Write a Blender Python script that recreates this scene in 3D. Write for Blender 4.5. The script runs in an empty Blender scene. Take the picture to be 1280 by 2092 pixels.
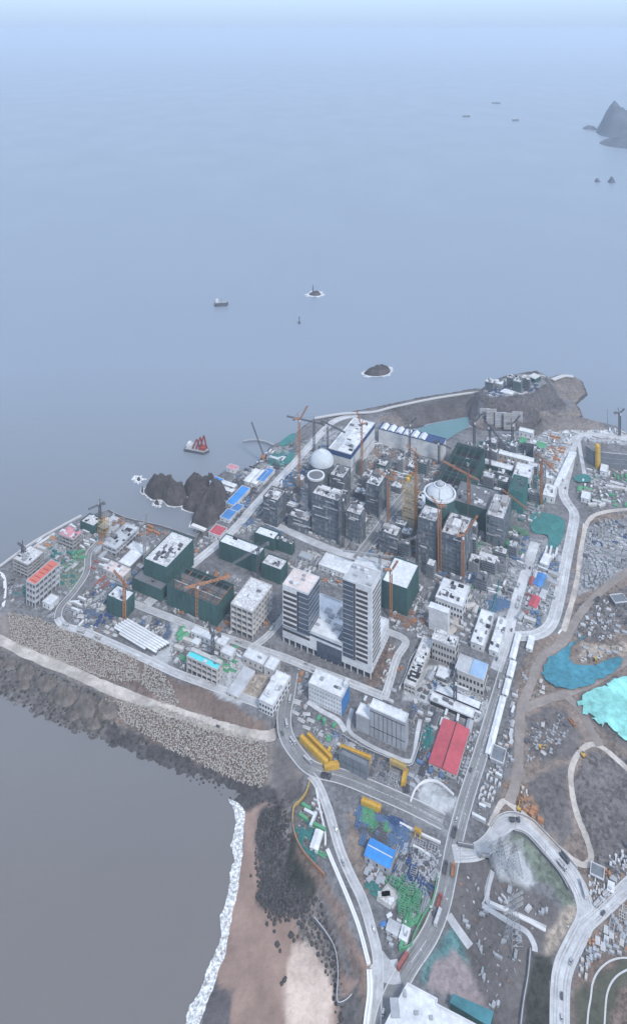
import bpy, math, random
import numpy as np
from mathutils import Vector, Matrix
sc = bpy.context.scene
R = random.Random(7)
# ------------------------------------------------------------------ camera, sky, sun, exposure
CH, FPX, HY, CX, ZL = 700.0, 1490.0, 60.0, 640.0, 12.0
cam = bpy.data.objects.new("camera", bpy.data.cameras.new("camera"))
sc.collection.objects.link(cam); sc.camera = cam
cam.location = (0, 0, CH); cam.rotation_euler = (math.pi / 2, 0, 0)
cam.data.sensor_fit = 'HORIZONTAL'; cam.data.sensor_width = 36
cam.data.lens = FPX / 1280 * 36; cam.data.shift_y = -(1046 - HY) / 1280
cam.data.clip_start = 5; cam.data.clip_end = 200000
SUN_EL, SUN_AZ = 48, 150          # azimuth: compass degrees, camera looks to 0
w = bpy.data.worlds.new("World"); sc.world = w; w.use_nodes = True
nt = w.node_tree; bg = nt.nodes["Background"]
sky = nt.nodes.new("ShaderNodeTexSky"); sky.sky_type = 'NISHITA'; sky.sun_disc = False
sky.sun_elevation = math.radians(SUN_EL); sky.sun_rotation = math.radians(SUN_AZ)
sky.air_density = 1.3; sky.dust_density = .3; sky.ozone_density = 1.6
mx = nt.nodes.new("ShaderNodeMix"); mx.data_type = 'RGBA'; mx.inputs[0].default_value = .94   # even overcast over the blue
wtc = nt.nodes.new("ShaderNodeTexCoord"); wsx = nt.nodes.new("ShaderNodeSeparateXYZ"); wr = nt.nodes.new("ShaderNodeValToRGB")
wr.color_ramp.elements[0].color = (.44, .60, .86, 1); wr.color_ramp.elements[0].position = 0.0
wr.color_ramp.elements[1].color = (.70, .83, 1.04, 1); wr.color_ramp.elements[1].position = .5
el_ = wr.color_ramp.elements.new(.045); el_.color = (.58, .79, 1.05, 1)
wv = nt.nodes.new("ShaderNodeVectorMath"); wv.operation = 'SCALE'; wv.inputs["Scale"].default_value = 7.2
nt.links.new(wtc.outputs["Generated"], wsx.inputs[0]); nt.links.new(wsx.outputs[2], wr.inputs[0]); nt.links.new(wr.outputs[0], wv.inputs[0]); nt.links.new(wv.outputs[0], mx.inputs[7])
nt.links.new(sky.outputs[0], mx.inputs[6]); nt.links.new(mx.outputs[2], bg.inputs[0]); bg.inputs[1].default_value = 0.12
sun = bpy.data.objects.new("sun", bpy.data.lights.new("sun", 'SUN'))
sc.collection.objects.link(sun); sun.data.energy = 2.4; sun.data.angle = math.radians(10)
sun.data.color = (1, .95, .88)
a, e = math.radians(SUN_AZ), math.radians(SUN_EL)
sun.rotation_euler = Vector((math.sin(a) * math.cos(e), math.cos(a) * math.cos(e), math.sin(e))).to_track_quat('Z', 'Y').to_euler()
sc.view_settings.view_transform = 'Standard'; sc.view_settings.look = 'None'
sc.view_settings.exposure = 0.27; sc.view_settings.gamma = 1
sc.cycles.max_bounces = 4; sc.cycles.diffuse_bounces = 2; sc.cycles.glossy_bounces = 2
sc.cycles.volume_bounces = 2; sc.cycles.use_denoising = True
sc.cycles.volume_max_steps = 64

# ------------------------------------------------------------------ helpers
def g(px, py, z=ZL):
    d = (CH - z) * FPX / (py - HY)
    return Vector(((px - CX) * d / FPX, d, z))
def gp(pts, z=ZL): return [g(x, y, z) for x, y in pts]
def tag(o, label=None, cat=None, group=None, kind=None):
    if label: o["label"] = label
    if cat: o["category"] = cat
    if group: o["group"] = group
    if kind: o["kind"] = kind
    return o
def link(o, parent=None):
    sc.collection.objects.link(o)
    if parent: o.parent = parent
    return o
def thing(name, label, cat, loc=(0, 0, 0), rz=0, group=None):
    o = bpy.data.objects.new(name, None); o.location = loc; o.rotation_euler = (0, 0, rz); o.empty_display_size = 2
    link(o); return tag(o, label, cat, group)
MATS = {}
def mat(name, col=None, rough=.8, n=.18, s=.4, bump=0.0, metal=0, spec=.3, stretch=None, n2=0.0, s2=.05):
    if name in MATS: return MATS[name]
    m = bpy.data.materials.new(name); m.use_nodes = True; t = m.node_tree
    b = t.nodes["Principled BSDF"]; b.inputs["Roughness"].default_value = rough
    b.inputs["Metallic"].default_value = metal; b.inputs["Specular IOR Level"].default_value = spec
    tc = t.nodes.new("ShaderNodeTexCoord"); geo = tc.outputs["Object"]
    if stretch:
        mp = t.nodes.new("ShaderNodeMapping"); mp.inputs["Scale"].default_value = stretch
        t.links.new(geo, mp.inputs[0]); geo = mp.outputs[0]
    no = t.nodes.new("ShaderNodeTexNoise"); no.inputs["Scale"].default_value = s; no.inputs["Detail"].default_value = 6
    no.inputs["Roughness"].default_value = .7
    t.links.new(geo, no.inputs["Vector"])
    mr = t.nodes.new("ShaderNodeMapRange"); mr.inputs[1].default_value = .3; mr.inputs[2].default_value = .7
    mr.inputs[3].default_value = 1 - n; mr.inputs[4].default_value = 1 + n
    t.links.new(no.outputs[0], mr.inputs[0])
    vm = t.nodes.new("ShaderNodeVectorMath"); vm.operation = 'SCALE'; vm.inputs[0].default_value = col
    t.links.new(mr.outputs[0], vm.inputs["Scale"]); out = vm.outputs[0]
    if n2:
        no2 = t.nodes.new("ShaderNodeTexNoise"); no2.inputs["Scale"].default_value = s2; no2.inputs["Detail"].default_value = 4
        t.links.new(geo, no2.inputs["Vector"])
        mr2 = t.nodes.new("ShaderNodeMapRange"); mr2.inputs[1].default_value = .35; mr2.inputs[2].default_value = .65
        mr2.inputs[3].default_value = 1 - n2; mr2.inputs[4].default_value = 1 + n2
        t.links.new(no2.outputs[0], mr2.inputs[0])
        v2 = t.nodes.new("ShaderNodeVectorMath"); v2.operation = 'SCALE'
        t.links.new(out, v2.inputs[0]); t.links.new(mr2.outputs[0], v2.inputs["Scale"]); out = v2.outputs[0]
    t.links.new(out, b.inputs["Base Color"])
    if bump:
        bp = t.nodes.new("ShaderNodeBump"); bp.inputs["Strength"].default_value = 1; bp.inputs["Distance"].default_value = bump
        t.links.new(no.outputs[0], bp.inputs["Height"]); t.links.new(bp.outputs[0], b.inputs["Normal"])
    MATS[name] = m; return m
class MB:
    def __init__(s): s.v, s.f = [], []
    def poly(s, pts, faces):
        k = len(s.v); s.v += [tuple(p) for p in pts]; s.f += [tuple(k + i for i in f) for f in faces]; return s
    def box(s, x0, x1, y0, y1, z0, z1, M=None):
        p = [Vector((x, y, z)) for z in (z0, z1) for y in (y0, y1) for x in (x0, x1)]
        if M: p = [M @ q for q in p]
        return s.poly(p, [(0, 2, 3, 1), (4, 5, 7, 6), (0, 1, 5, 4), (2, 6, 7, 3), (0, 4, 6, 2), (1, 3, 7, 5)])
    def bar(s, a, b, r):
        a, b = Vector(a), Vector(b); d = (b - a); n = d.normalized()
        u = n.cross(Vector((0, 0, 1)) if abs(n.z) < .9 else Vector((1, 0, 0))).normalized() * r; v = n.cross(u)
        p = [q + c for q in (a, b) for c in (u, v, -u, -v)]
        return s.poly(p, [(0, 1, 5, 4), (1, 2, 6, 5), (2, 3, 7, 6), (3, 0, 4, 7), (3, 2, 1, 0), (4, 5, 6, 7)])
    def prism(s, pts, z0, z1):      # ccw xy points
        n = len(pts); p = [(q[0], q[1], z0) for q in pts] + [(q[0], q[1], z1) for q in pts]
        return s.poly(p, [tuple(range(n - 1, -1, -1)), tuple(range(n, 2 * n))] + [(i, (i + 1) % n, n + (i + 1) % n, n + i) for i in range(n)])
    def lathe(s, prof, seg=32, cx=0, cy=0):
        k = len(s.v)
        for r, z in prof:
            for i in range(seg):
                t = 2 * math.pi * i / seg; s.v.append((cx + r * math.cos(t), cy + r * math.sin(t), z))
        for j in range(len(prof) - 1):
            for i in range(seg):
                i2 = (i + 1) % seg; s.f.append((k + j * seg + i, k + j * seg + i2, k + (j + 1) * seg + i2, k + (j + 1) * seg + i))
        s.f.append(tuple(k + (len(prof) - 1) * seg + i for i in range(seg)))
        return s
    def gable(s, x0, x1, y0, y1, z0, z1, along='x', ov=.4):
        if along == 'x':
            ym = (y0 + y1) / 2
            p = [(x0 - ov, y0 - ov, z0), (x1 + ov, y0 - ov, z0), (x1 + ov, ym, z1), (x0 - ov, ym, z1), (x0 - ov, y1 + ov, z0), (x1 + ov, y1 + ov, z0)]
        else:
            xm = (x0 + x1) / 2
            p = [(x1 + ov, y0 - ov, z0), (x1 + ov, y1 + ov, z0), (xm, y1 + ov, z1), (xm, y0 - ov, z1), (x0 - ov, y0 - ov, z0), (x0 - ov, y1 + ov, z0)]
        return s.poly(p, [(0, 1, 2, 3), (3, 2, 5, 4), (0, 3, 4), (1, 5, 2), (0, 4, 5, 1)])
    def build(s, name, m, parent=None, loc=None, smooth=False):
        me = bpy.data.meshes.new(name); me.from_pydata(s.v, [], s.f)
        if m: me.materials.append(m)
        if smooth: me.polygons.foreach_set("use_smooth", [True] * len(me.polygons))
        o = bpy.data.objects.new(name, me); link(o, parent)
        if loc is not None: o.location = loc
        return o
def ccw(pts):
    A = sum(pts[i][0] * pts[(i + 1) % len(pts)][1] - pts[(i + 1) % len(pts)][0] * pts[i][1] for i in range(len(pts)))
    return pts if A > 0 else pts[::-1]
def smooth(pts, n=6, closed=False):
    out = []; N = len(pts); rng = range(N if closed else N - 1)
    for i in rng:
        P = [pts[(i + k) % N] if closed else pts[min(max(i + k, 0), N - 1)] for k in (-1, 0, 1, 2)]
        for j in range(n):
            t = j / n
            out.append(tuple(.5 * (2 * P[1][c] + (P[2][c] - P[0][c]) * t + (2 * P[0][c] - 5 * P[1][c] + 4 * P[2][c] - P[3][c]) * t * t + (3 * P[1][c] - P[0][c] - 3 * P[2][c] + P[3][c]) * t ** 3) for c in range(2)))
    if not closed: out.append(tuple(pts[-1]))
    return out

# ------------------------------------------------------------------ road table (photo polyline -> world line)
ROADS = [  # name, pts, width m, z, material key, kerb
 ("coast_road", [(634,1585),(650,1605),(668,1650),(680,1690),(695,1740),(714,1786),(740,1840),(758,1900),(770,1950),(772,2000),(768,2060),(764,2160)], 6.5, ZL, 'pave', 1),
 ("main_road", [(775,2170),(782,2100),(800,2040),(835,1975),(875,1915),(900,1855),(915,1790),(925,1735),(938,1680),(957,1615),(980,1545),(1004,1465),(1028,1385),(1046,1320),(1052,1285)], 12, ZL, 'asph', 1),
 ("junction_road", [(768,1960),(790,1985),(815,1985)], 14, ZL, 'pave', 0),
 ("east_road", [(1052,1300),(1095,1297),(1125,1275),(1142,1220),(1155,1150),(1167,1090),(1172,1050),(1155,1022),(1150,1000),(1162,950),(1172,905),(1200,888),(1290,895)], 12, ZL, 'pave', 1),
 ("loop_road", [(925,1745),(970,1742),(1000,1722),(1022,1692),(1050,1678),(1085,1692),(1125,1735),(1165,1785),(1190,1835),(1195,1880),(1172,1930),(1150,1980),(1143,2040),(1143,2160)], 12, ZL, 'pave', 1),
 ("branch_road", [(1190,1895),(1235,1855),(1300,1795)], 9, ZL, 'pave', 1),
 ("hillside_track", [(1000,1690),(1025,1640),(1050,1650),(1100,1695),(1150,1742),(1190,1768),(1207,1752),(1196,1710),(1180,1670),(1168,1620),(1167,1570),(1190,1530),(1225,1525),(1290,1580)], 5, ZL, 'dirt', 0),
 ("quarry_track", [(1040,1640),(1055,1590),(1060,1520),(1064,1450),(1085,1395),(1105,1345),(1150,1312),(1180,1260),(1220,1215),(1290,1160)], 9, ZL, 'dirt2', 0),
 ("pond_track", [(1064,1450),(1110,1432),(1160,1415),(1220,1388),(1300,1335)], 9, ZL, 'dirt2', 0),
 ("tarp_track", [(1150,1418),(1185,1450),(1205,1490),(1225,1525)], 8, ZL, 'dirt2', 0),
 ("east_strip_road", [(1150,1290),(1175,1200),(1190,1100),(1205,1060),(1240,1045),(1300,1040)], 6, ZL, 'dirt', 0),
 ("apron_road", [(118,1262),(132,1280),(170,1290),(230,1316),(300,1348),(360,1376),(420,1398),(480,1420),(560,1450)], 8, ZL, 'pave', 1),
 ("curved_road", [(205,1105),(182,1130),(176,1170),(150,1210),(124,1240),(118,1262)], 7, ZL, 'asph', 1),
 ("inner_road", [(270,1232),(320,1252),(357,1266),(416,1290),(475,1308),(520,1324),(580,1344),(640,1368),(720,1398),(784,1424)], 8, ZL, 'pave', 1),
 ("tower_road", [(512,1326),(548,1298),(578,1262),(610,1215)], 7, ZL, 'pave', 1),
 ("tower_east_road", [(784,1430),(795,1395),(810,1345),(828,1310),(790,1290)], 7, ZL, 'pave', 1),
 ("harbour_road", [(300,1235),(385,1160),(466,1093),(520,1033),(575,974),(630,914),(680,862),(730,848)], 11, ZL, 'pave', 1),
 ("island_road", [(540,1062),(600,1090),(650,1112),(710,1134),(790,1152),(850,1180)], 12, ZL, 'pave', 0),
 ("reactor_road", [(728,1142),(760,1100),(800,1045),(850,985)], 12, ZL, 'asph', 1),
 ("east_inner_road", [(1092,1108),(1075,1165),(1058,1215),(1045,1262),(1030,1320),(1012,1370)], 12, ZL, 'pave', 0),
 ("seawall_road", [(-40,1290),(0,1308),(60,1337),(150,1374),(220,1406),(300,1436),(400,1470),(480,1494),(545,1505),(580,1490)], 12, 6.5, 'dirt', 0),
 ("bridge_road", [(595,1375),(588,1420),(580,1462),(585,1505),(610,1545),(640,1572),(700,1588),(760,1612),(835,1645),(905,1680)], 13, ZL, 'asph', 1),
 ("court_path", [(719,1448),(712,1490),(740,1515),(785,1538),(832,1556),(845,1545),(852,1500),(858,1470)], 4, ZL, 'pave', 0),
 ("yard_path", [(628,1434),(660,1455),(690,1472),(705,1495)], 5, ZL, 'pave', 0),
 ("yard_road", [(905,1300),(925,1285),(935,1250),(960,1215)], 8, ZL, 'dirt', 0),
 ("east_yard_road", [(1180,888),(1186,930),(1196,980)], 6, ZL, 'pave', 0),
 ("terrace_path", [(1197,2160),(1200,2080),(1206,2040),(1210,2010),(1222,1985),(1245,1965),(1275,1958),(1310,1965)], 1.2, ZL, 'kerb', 0),
 ("terrace_path", [(1232,2160),(1235,2080),(1240,2030),(1255,2000),(1280,1983),(1310,1975)], 1.2, ZL, 'kerb', 0),
 ("walkway", [(1005,1780),(995,1840),(1040,1862),(1115,1898)], 4, ZL, 'pave', 0),
 ("walkway", [(985,1850),(1040,1885),(1075,1905),(1090,1930),(1092,1945)], 4, ZL, 'pave', 0),
 ("slip_road", [(915,1870),(935,1900),(960,1935)], 6, ZL, 'pave', 0),
 ("east_bank_path", [(1192,1070),(1178,1170),(1160,1260),(1140,1295)], 2, ZL, 'white', 0),
]
def wline(pts, z, n=6): return [g(x, y, z) for x, y in smooth(pts, n)]

# ------------------------------------------------------------------ terrain height field
PLAT = [(12,1252),(75,1262),(130,1285),(180,1305),(240,1330),(300,1357),(350,1385),(395,1402),(440,1418),(470,1440),(520,1468),(566,1490),(570,1520),(590,1550),(620,1578),(622,1610),(604,1640),(597,1690),(618,1740),(662,1790),(690,1850),(722,1930),(738,2000),(743,2092),(738,2200),
 (1420,2200),(1420,895),(1280,890),(1240,872),(1200,882),(1150,880),(1100,890),(1060,885),(1020,885),(985,880),(960,872),(935,885),(908,905),(840,885),(775,862),(770,835),(745,838),(700,846),(640,856),(600,892),(565,905),(530,948),(490,962),(455,965),(445,1000),(450,1050),(425,1080),(425,1100),(396,1098),(330,1075),(260,1060),(222,1042),(180,1052),(120,1082),(60,1118),(0,1162),(-60,1190),(-60,1252)]
HTS = [ # polygon, z, slope
 (PLAT, ZL, .85),
 ([(12,1252),(130,1285),(240,1330),(350,1385),(440,1418),(566,1490),(566,1400),(300,1300),(12,1200)], ZL, .21),
 ([(600,1640),(597,1690),(618,1740),(662,1790),(690,1850),(722,1930),(738,2000),(743,2092),(738,2200),(800,2200),(700,1700)], ZL, .5),
 ([(-60,1290),(0,1330),(60,1352),(130,1388),(220,1425),(300,1458),(400,1495),(545,1525),(600,1560),(605,1640),(575,1650),(560,1600),(560,1500),(300,1410),(100,1330),(-60,1270)], 6.5, .2),
 ([(680,2200),(670,2092),(670,2000),(655,1930),(620,1880),(595,1820),(585,1760),(600,1700),(640,1700),(760,2000),(760,2200)], 3.2, .09),
 ([(535,1650),(540,1700),(532,1760),(518,1840),(502,1900),(488,1960),(484,2010),(468,2060),(458,2100),(440,2200),(760,2200),(760,2000),(640,1700),(600,1650)], 1.4, .085),
 ([(975,802),(1000,782),(1030,768),(1060,763),(1095,757),(1115,768),(1120,785),(1108,800),(1085,812),(1040,822),(990,822)], 34, 1.1),
 ([(1110,775),(1150,764),(1172,770),(1180,792),(1160,808),(1130,812),(1110,800)], 10, .6),
 ([(745,845),(820,830),(870,819),(985,800),(1000,806),(985,812),(880,828),(800,843),(750,852)], 13, .35),
 ([(1108,852),(1130,848),(1180,852),(1225,862),(1260,870),(1270,885),(1200,880),(1130,880),(1108,870)], 14, .8),
 ([(1080,820),(1120,810),(1160,815),(1165,828),(1140,835),(1105,842),(1080,850)], 16, .8),
]
def sdist(X, Y, poly):
    n = len(poly); d2 = np.full(X.shape, 1e18); ins = np.zeros(X.shape, bool)
    for i in range(n):
        ax, ay = poly[i][0], poly[i][1]; bx, by = poly[(i + 1) % n][0], poly[(i + 1) % n][1]
        ex, ey = bx - ax, by - ay; t = np.clip(((X - ax) * ex + (Y - ay) * ey) / (ex * ex + ey * ey + 1e-9), 0, 1)
        d2 = np.minimum(d2, (X - ax - t * ex) ** 2 + (Y - ay - t * ey) ** 2)
        c = ((ay > Y) != (by > Y)) & (X < ex * (Y - ay) / (ey + 1e-12) + ax); ins ^= c
    return np.where(ins, -np.sqrt(d2), np.sqrt(d2))
def ldist(X, Y, line):
    d2 = np.full(X.shape, 1e18)
    for i in range(len(line) - 1):
        ax, ay = line[i][0], line[i][1]; ex, ey = line[i + 1][0] - ax, line[i + 1][1] - ay
        t = np.clip(((X - ax) * ex + (Y - ay) * ey) / (ex * ex + ey * ey + 1e-9), 0, 1)
        d2 = np.minimum(d2, (X - ax - t * ex) ** 2 + (Y - ay - t * ey) ** 2)
    return np.sqrt(d2)
rs = np.random.RandomState(3)
TAB = rs.rand(256, 256)
def vnoise(X, Y, s, o=0):
    x = X * s + o * 17.3; y = Y * s + o * 9.1; xi = np.floor(x).astype(int); yi = np.floor(y).astype(int)
    fx = x - xi; fy = y - yi; fx = fx * fx * (3 - 2 * fx); fy = fy * fy * (3 - 2 * fy)
    T = lambda i, j: TAB[i % 256, j % 256]
    return (T(xi, yi) * (1 - fx) + T(xi + 1, yi) * fx) * (1 - fy) + (T(xi, yi + 1) * (1 - fx) + T(xi + 1, yi + 1) * fx) * fy
def fbm(X, Y, s, o=0, oct=4):
    r = 0; a_ = 1; t = 0
    for k in range(oct): r = r + a_ * vnoise(X, Y, s * 2 ** k, o + k); t += a_; a_ *= .55
    return r / t
# colour zones: name, colour, bump amplitude m, mottling 0..1, polygon, z
C = dict(moss=(.088,.09,.07), plat=(.165,.165,.178), brown=(.215,.175,.155), darkrock=(.075,.072,.078), rock=(.19,.17,.165), sandwet=(.30,.215,.185), sanddry=(.56,.46,.41),
         pale=(.44,.46,.49), pale2=(.24,.25,.27), earth=(.17,.13,.115), dark=(.12,.113,.113), tan=(.36,.31,.27), scrub=(.045,.047,.042), teal=(.10,.21,.22), mud=(.105,.098,.105),
         pink=(.33,.28,.29), green=(.15,.18,.15), slate=(.14,.13,.132), asp=(.2,.2,.22), rust=(.24,.15,.10))
ZONES = [
 ('brown', .5, .5, [(1000,1700),(1020,1620),(1050,1560),(1050,1400),(1080,1330),(1110,1300),(1150,1290),(1185,1080),(1210,1050),(1420,1040),(1420,2200),(1200,2200),(1200,1950),(1210,1880),(1170,1780),(1110,1700),(1060,1660)], ZL),
 ('slate', 2.4, .75, [(1180,1560),(1215,1535),(1420,1570),(1420,1740),(1215,1790),(1190,1700),(1172,1640)], ZL),
 ('slate', 2.0, .4, [(1075,1470),(1120,1440),(1160,1450),(1190,1500),(1180,1540),(1110,1560),(1075,1540)], ZL),
 ('slate', 2.0, .5, [(1080,1590),(1160,1560),(1160,1640),(1180,1720),(1150,1730),(1100,1680),(1060,1640)], ZL),
 ('rust', 1.2, .8, [(1030,1600),(1075,1600),(1110,1690),(1085,1690),(1045,1640)], ZL),
 ('pale2', .8, .9, [(1195,1070),(1420,1050),(1420,1150),(1280,1165),(1215,1205),(1180,1215)], ZL),
 ('slate', 1.0, .8, [(1180,1230),(1240,1215),(1420,1150),(1420,1290),(1280,1280),(1230,1310),(1180,1310),(1160,1290)], ZL),
 ('tan', 1.2, .7, [(1165,1330),(1190,1310),(1240,1320),(1420,1300),(1420,1350),(1270,1345),(1200,1362),(1165,1360)], ZL),
 ('slate', .4, .3, [(925,1760),(985,1760),(1130,1850),(1180,1860),(1150,1930),(1100,2000),(1080,2200),(1010,2200),(1000,2092),(960,2000),(930,1930),(905,1880)], ZL),
 ('pale', .1, .3, [(1010,1740),(1035,1712),(1060,1722),(1075,1760),(1090,1800),(1070,1820),(1010,1790)], ZL),
 ('green', 1.0, .6, [(1030,1712),(1062,1703),(1110,1745),(1150,1790),(1172,1850),(1165,1865),(1130,1820),(1090,1790),(1075,1740)], ZL),
 ('tan', 1.0, .6, [(1150,1850),(1175,1840),(1170,1895),(1130,1940),(1105,1945),(1120,1900)], ZL),
 ('scrub', .6, .6, [(1088,1945),(1115,1950),(1135,2000),(1133,2092),(1130,2200),(1060,2200),(1065,2092)], ZL),
 ('earth', .8, .6, [(1165,2000),(1185,1970),(1240,1950),(1420,1930),(1420,2200),(1170,2200)], ZL),
 ('moss', .2, .3, [(1175,2025),(1210,2005),(1225,1980),(1270,1962),(1420,1960),(1420,2200),(1175,2200)], ZL),
 ('earth', .5, .7, [(1246,2200),(1248,2060),(1262,2015),(1300,1995),(1420,1990),(1420,2200)], ZL),
 ('pink', .3, .3, [(905,1960),(935,1940),(955,1975),(975,2020),(1005,2075),(920,2035),(868,2012),(880,1990)], ZL),
 ('teal', .6, .6, [(925,1895),(940,1902),(960,1950),(962,1985),(945,1958),(930,1943),(905,1957),(893,1960),(882,1988),(868,2006),(858,1998),(870,1975),(895,1935)], ZL),
 ('earth', .6, .6, [(905,1790),(908,1840),(885,1890),(855,1935),(840,1930),(862,1870),(880,1800)], ZL),
 ('brown', .3, .5, [(705,1660),(740,1650),(760,1700),(745,1760),(760,1830),(740,1830),(715,1740)], ZL),
 ('pale', .1, .3, [(850,1620),(870,1600),(905,1605),(935,1635),(925,1660),(900,1665),(850,1640)], ZL),
 ('pale2', .1, .4, [(840,1660),(905,1690),(935,1690),(925,1720),(905,1705),(835,1675)], ZL),
 ('asp', .1, .3, [(620,1500),(700,1520),(860,1590),(850,1640),(700,1590),(640,1560)], ZL),
 ('pale', .1, .4, [(820,1430),(845,1360),(905,1360),(1000,1440),(975,1480),(880,1440)], ZL),
 ('pale', .05, .2, [(350,1265),(365,1275),(335,1370),(300,1350),(318,1330),(345,1300)], ZL),
 ('pale', .1, .3, [(430,1370),(500,1330),(520,1400),(490,1440),(440,1425)], ZL),
 ('tan', .2, .6, [(505,1385),(545,1372),(550,1400),(520,1440),(492,1425)], ZL),
 ('green', .3, .6, [(118,1150),(175,1120),(180,1160),(150,1210),(110,1190)], ZL),
 ('pale2', .3, .8, [(60,1110),(140,1075),(175,1110),(120,1140),(60,1150)], ZL),
 ('mud', .6, .4, [(800,845),(960,815),(990,825),(965,870),(900,868),(820,862)], 5),
 ('pale2', .4, .9, [(540,1000),(620,900),(700,870),(780,940),(840,1020),(740,1120),(600,1060)], ZL),
 ('pale2', .3, .8, [(930,1130),(1080,1100),(1150,1100),(1140,1250),(1040,1320),(960,1250)], ZL),
 ('pale', .2, .8, [(1100,880),(1290,880),(1290,910),(1180,900),(1150,1000),(1100,1000),(1090,930)], ZL),
 ('earth', .8, .7, [(735,1340),(800,1310),(812,1325),(785,1400),(745,1410)], ZL),
 ('brown', .6, .4, [(1196,1292),(1150,1318),(1112,1345),(1098,1375),(1112,1402),(1155,1418),(1200,1412),(1250,1390),(1280,1360),(1282,1335),(1240,1340),(1200,1345),(1180,1340)], ZL),
 ('slate', .6, .5, [(1165,1436),(1200,1410),(1262,1380),(1350,1380),(1350,1530),(1280,1530),(1220,1490)], ZL),
 ('tan', 1.0, .7, [(1195,1340),(1190,1318),(1240,1316),(1420,1300),(1420,1330),(1270,1335),(1215,1350)], ZL),
 # coast
 ('rock', 1.0, .6, [(280,1345),(350,1390),(440,1422),(520,1470),(560,1494),(500,1492),(420,1462),(365,1448),(330,1400),(290,1385)], 10),
 ('earth', .8, .3, [(280,1345),(350,1390),(440,1422),(520,1470),(556,1490),(500,1485),(430,1462),(370,1440),(330,1400),(290,1385)], 10),
 ('earth', .5, .5, [(15,1255),(75,1268),(180,1310),(275,1345),(285,1390),(365,1440),(340,1432),(230,1390),(110,1345),(25,1310)], 9),
 ('earth', .5, .5, [(205,1432),(330,1450),(450,1492),(545,1522),(545,1590),(530,1612),(440,1572),(350,1532),(240,1470)], 4),
 ('dark', 2.2, .7, [(-60,1300),(0,1338),(110,1375),(215,1432),(235,1475),(220,1510),(120,1480),(-60,1400)], 3),
 ('darkrock', 1.2, .5, [(235,1480),(345,1535),(440,1575),(530,1612),(580,1640),(570,1670),(540,1660),(380,1600),(300,1540),(215,1505)], 1.5),
 ('slate', .6, .3, [(560,1520),(600,1570),(612,1600),(600,1640),(575,1640),(555,1600)], 7),
 ('sandwet', .12, .12, [(200,2250),(300,2080),(360,1900),(400,1780),(440,1655),(560,1655),(600,1750),(760,2000),(760,2250)], 1.5),
 ('sanddry', .3, .2, [(600,1925),(635,1925),(665,1960),(680,2020),(675,2092),(690,2200),(560,2250),(580,2092),(590,1990)], 3),
 ('mud', .1, .3, [(400,2092),(440,2000),(470,2040),(480,2200),(360,2250)], .5),
 ('darkrock', 1.6, .8, [(530,1660),(580,1650),(600,1690),(590,1730),(640,1800),(650,1840),(620,1870),(560,1880),(525,1830),(522,1740)], 3),
 ('rock', 1.2, .8, [(575,1650),(600,1680),(590,1740),(580,1740)], 4),
 ('rock', 1.0, .8, [(600,1860),(650,1830),(680,1900),(700,2000),(705,2092),(690,2092),(680,2010),(655,1950),(620,1920)], 4),
 ('scrub', .8, .5, [(592,1700),(620,1745),(655,1795),(640,1840),(600,1800),(585,1740)], 7),
 ('slate', 1.0, .6, [(655,1795),(685,1850),(720,1935),(738,2005),(725,2010),(690,1960),(645,1850)], 8),
 ('dark', .8, .5, [(690,2040),(725,2020),(742,2092),(735,2200),(680,2200)], 7),
 ('earth', .2, .5, [(600,1690),(625,1740),(668,1790),(697,1850),(728,1930),(745,2000),(748,2092),(748,2200),(735,2200),(736,2092),(730,2005),(712,1935),(680,1860),(650,1800),(612,1750)], ZL),
 ('slate', .3, .4, [(612,1630),(640,1600),(662,1720),(650,1750),(612,1720),(600,1690)], ZL),
 ('mud', 1.5, .6, [(975,800),(1100,755),(1120,790),(1160,830),(1080,870),(990,880)], 15),
 ('pale2', 1.2, .9, [(985,798),(1005,780),(1060,765),(1110,765),(1115,785),(1080,805),(1000,812)], 34),
 ('rock', 1.5, .5, [(1104,845),(1180,850),(1235,865),(1240,878),(1130,885),(1104,870)], 12),
]
gx = np.arange(-640, 820, 2.6); gy = np.arange(478, 1700, 2.6)
X, Y = np.meshgrid(gx, gy)
H = np.full(X.shape, -6.0)
for P, z, sl in HTS:
    H = np.maximum(H, z - np.maximum(sdist(X, Y, gp(P, z)), 0) * sl)
basin = sdist(X, Y, gp([(848,880),(905,905),(935,886),(958,868),(960,848),(920,855),(870,864)], 1))
H = np.where(basin < 0, np.maximum(-4, np.minimum(H, 1 + basin * .8)), H)
CO = np.zeros(X.shape + (4,)); CO[..., :3] = C['plat']; CO[..., 3] = .5
AMP = np.full(X.shape, .12)
slope_zone = (H < ZL - .5)
CO[slope_zone, :3] = C['rock']; AMP[slope_zone] = .9
CO[H < 2.0, :3] = C['darkrock']
warpx = (fbm(X, Y, .08, 5, 3) - .5) * 10; warpy = (fbm(X, Y, .08, 9, 3) - .5) * 10
for nm, amp, mot, P, z in ZONES:
    sd = sdist(X + warpx, Y + warpy, gp(P, z)); wgt = np.clip(.5 - sd / 3.0, 0, 1)[..., None]
    CO[..., :3] = CO[..., :3] * (1 - wgt) + np.array(C[nm]) * wgt
    CO[..., 3] = CO[..., 3] * (1 - wgt[..., 0]) + mot * wgt[..., 0]
    AMP = AMP * (1 - wgt[..., 0]) + amp * wgt[..., 0]
flat = np.ones(X.shape)
for nm, pts, wd, z, mk, kb in ROADS:
    d = ldist(X, Y, wline(pts, z, 3)); k = np.clip((d - wd / 2 - 1) / 6, 0, 1); flat = np.minimum(flat, k)
    H = np.where((d < wd / 2 + 3) & (z == ZL) & (H > 8), ZL, H)
    if z < ZL: H = np.where(d < wd / 2 + 2, z, H)
AMP *= flat
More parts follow.
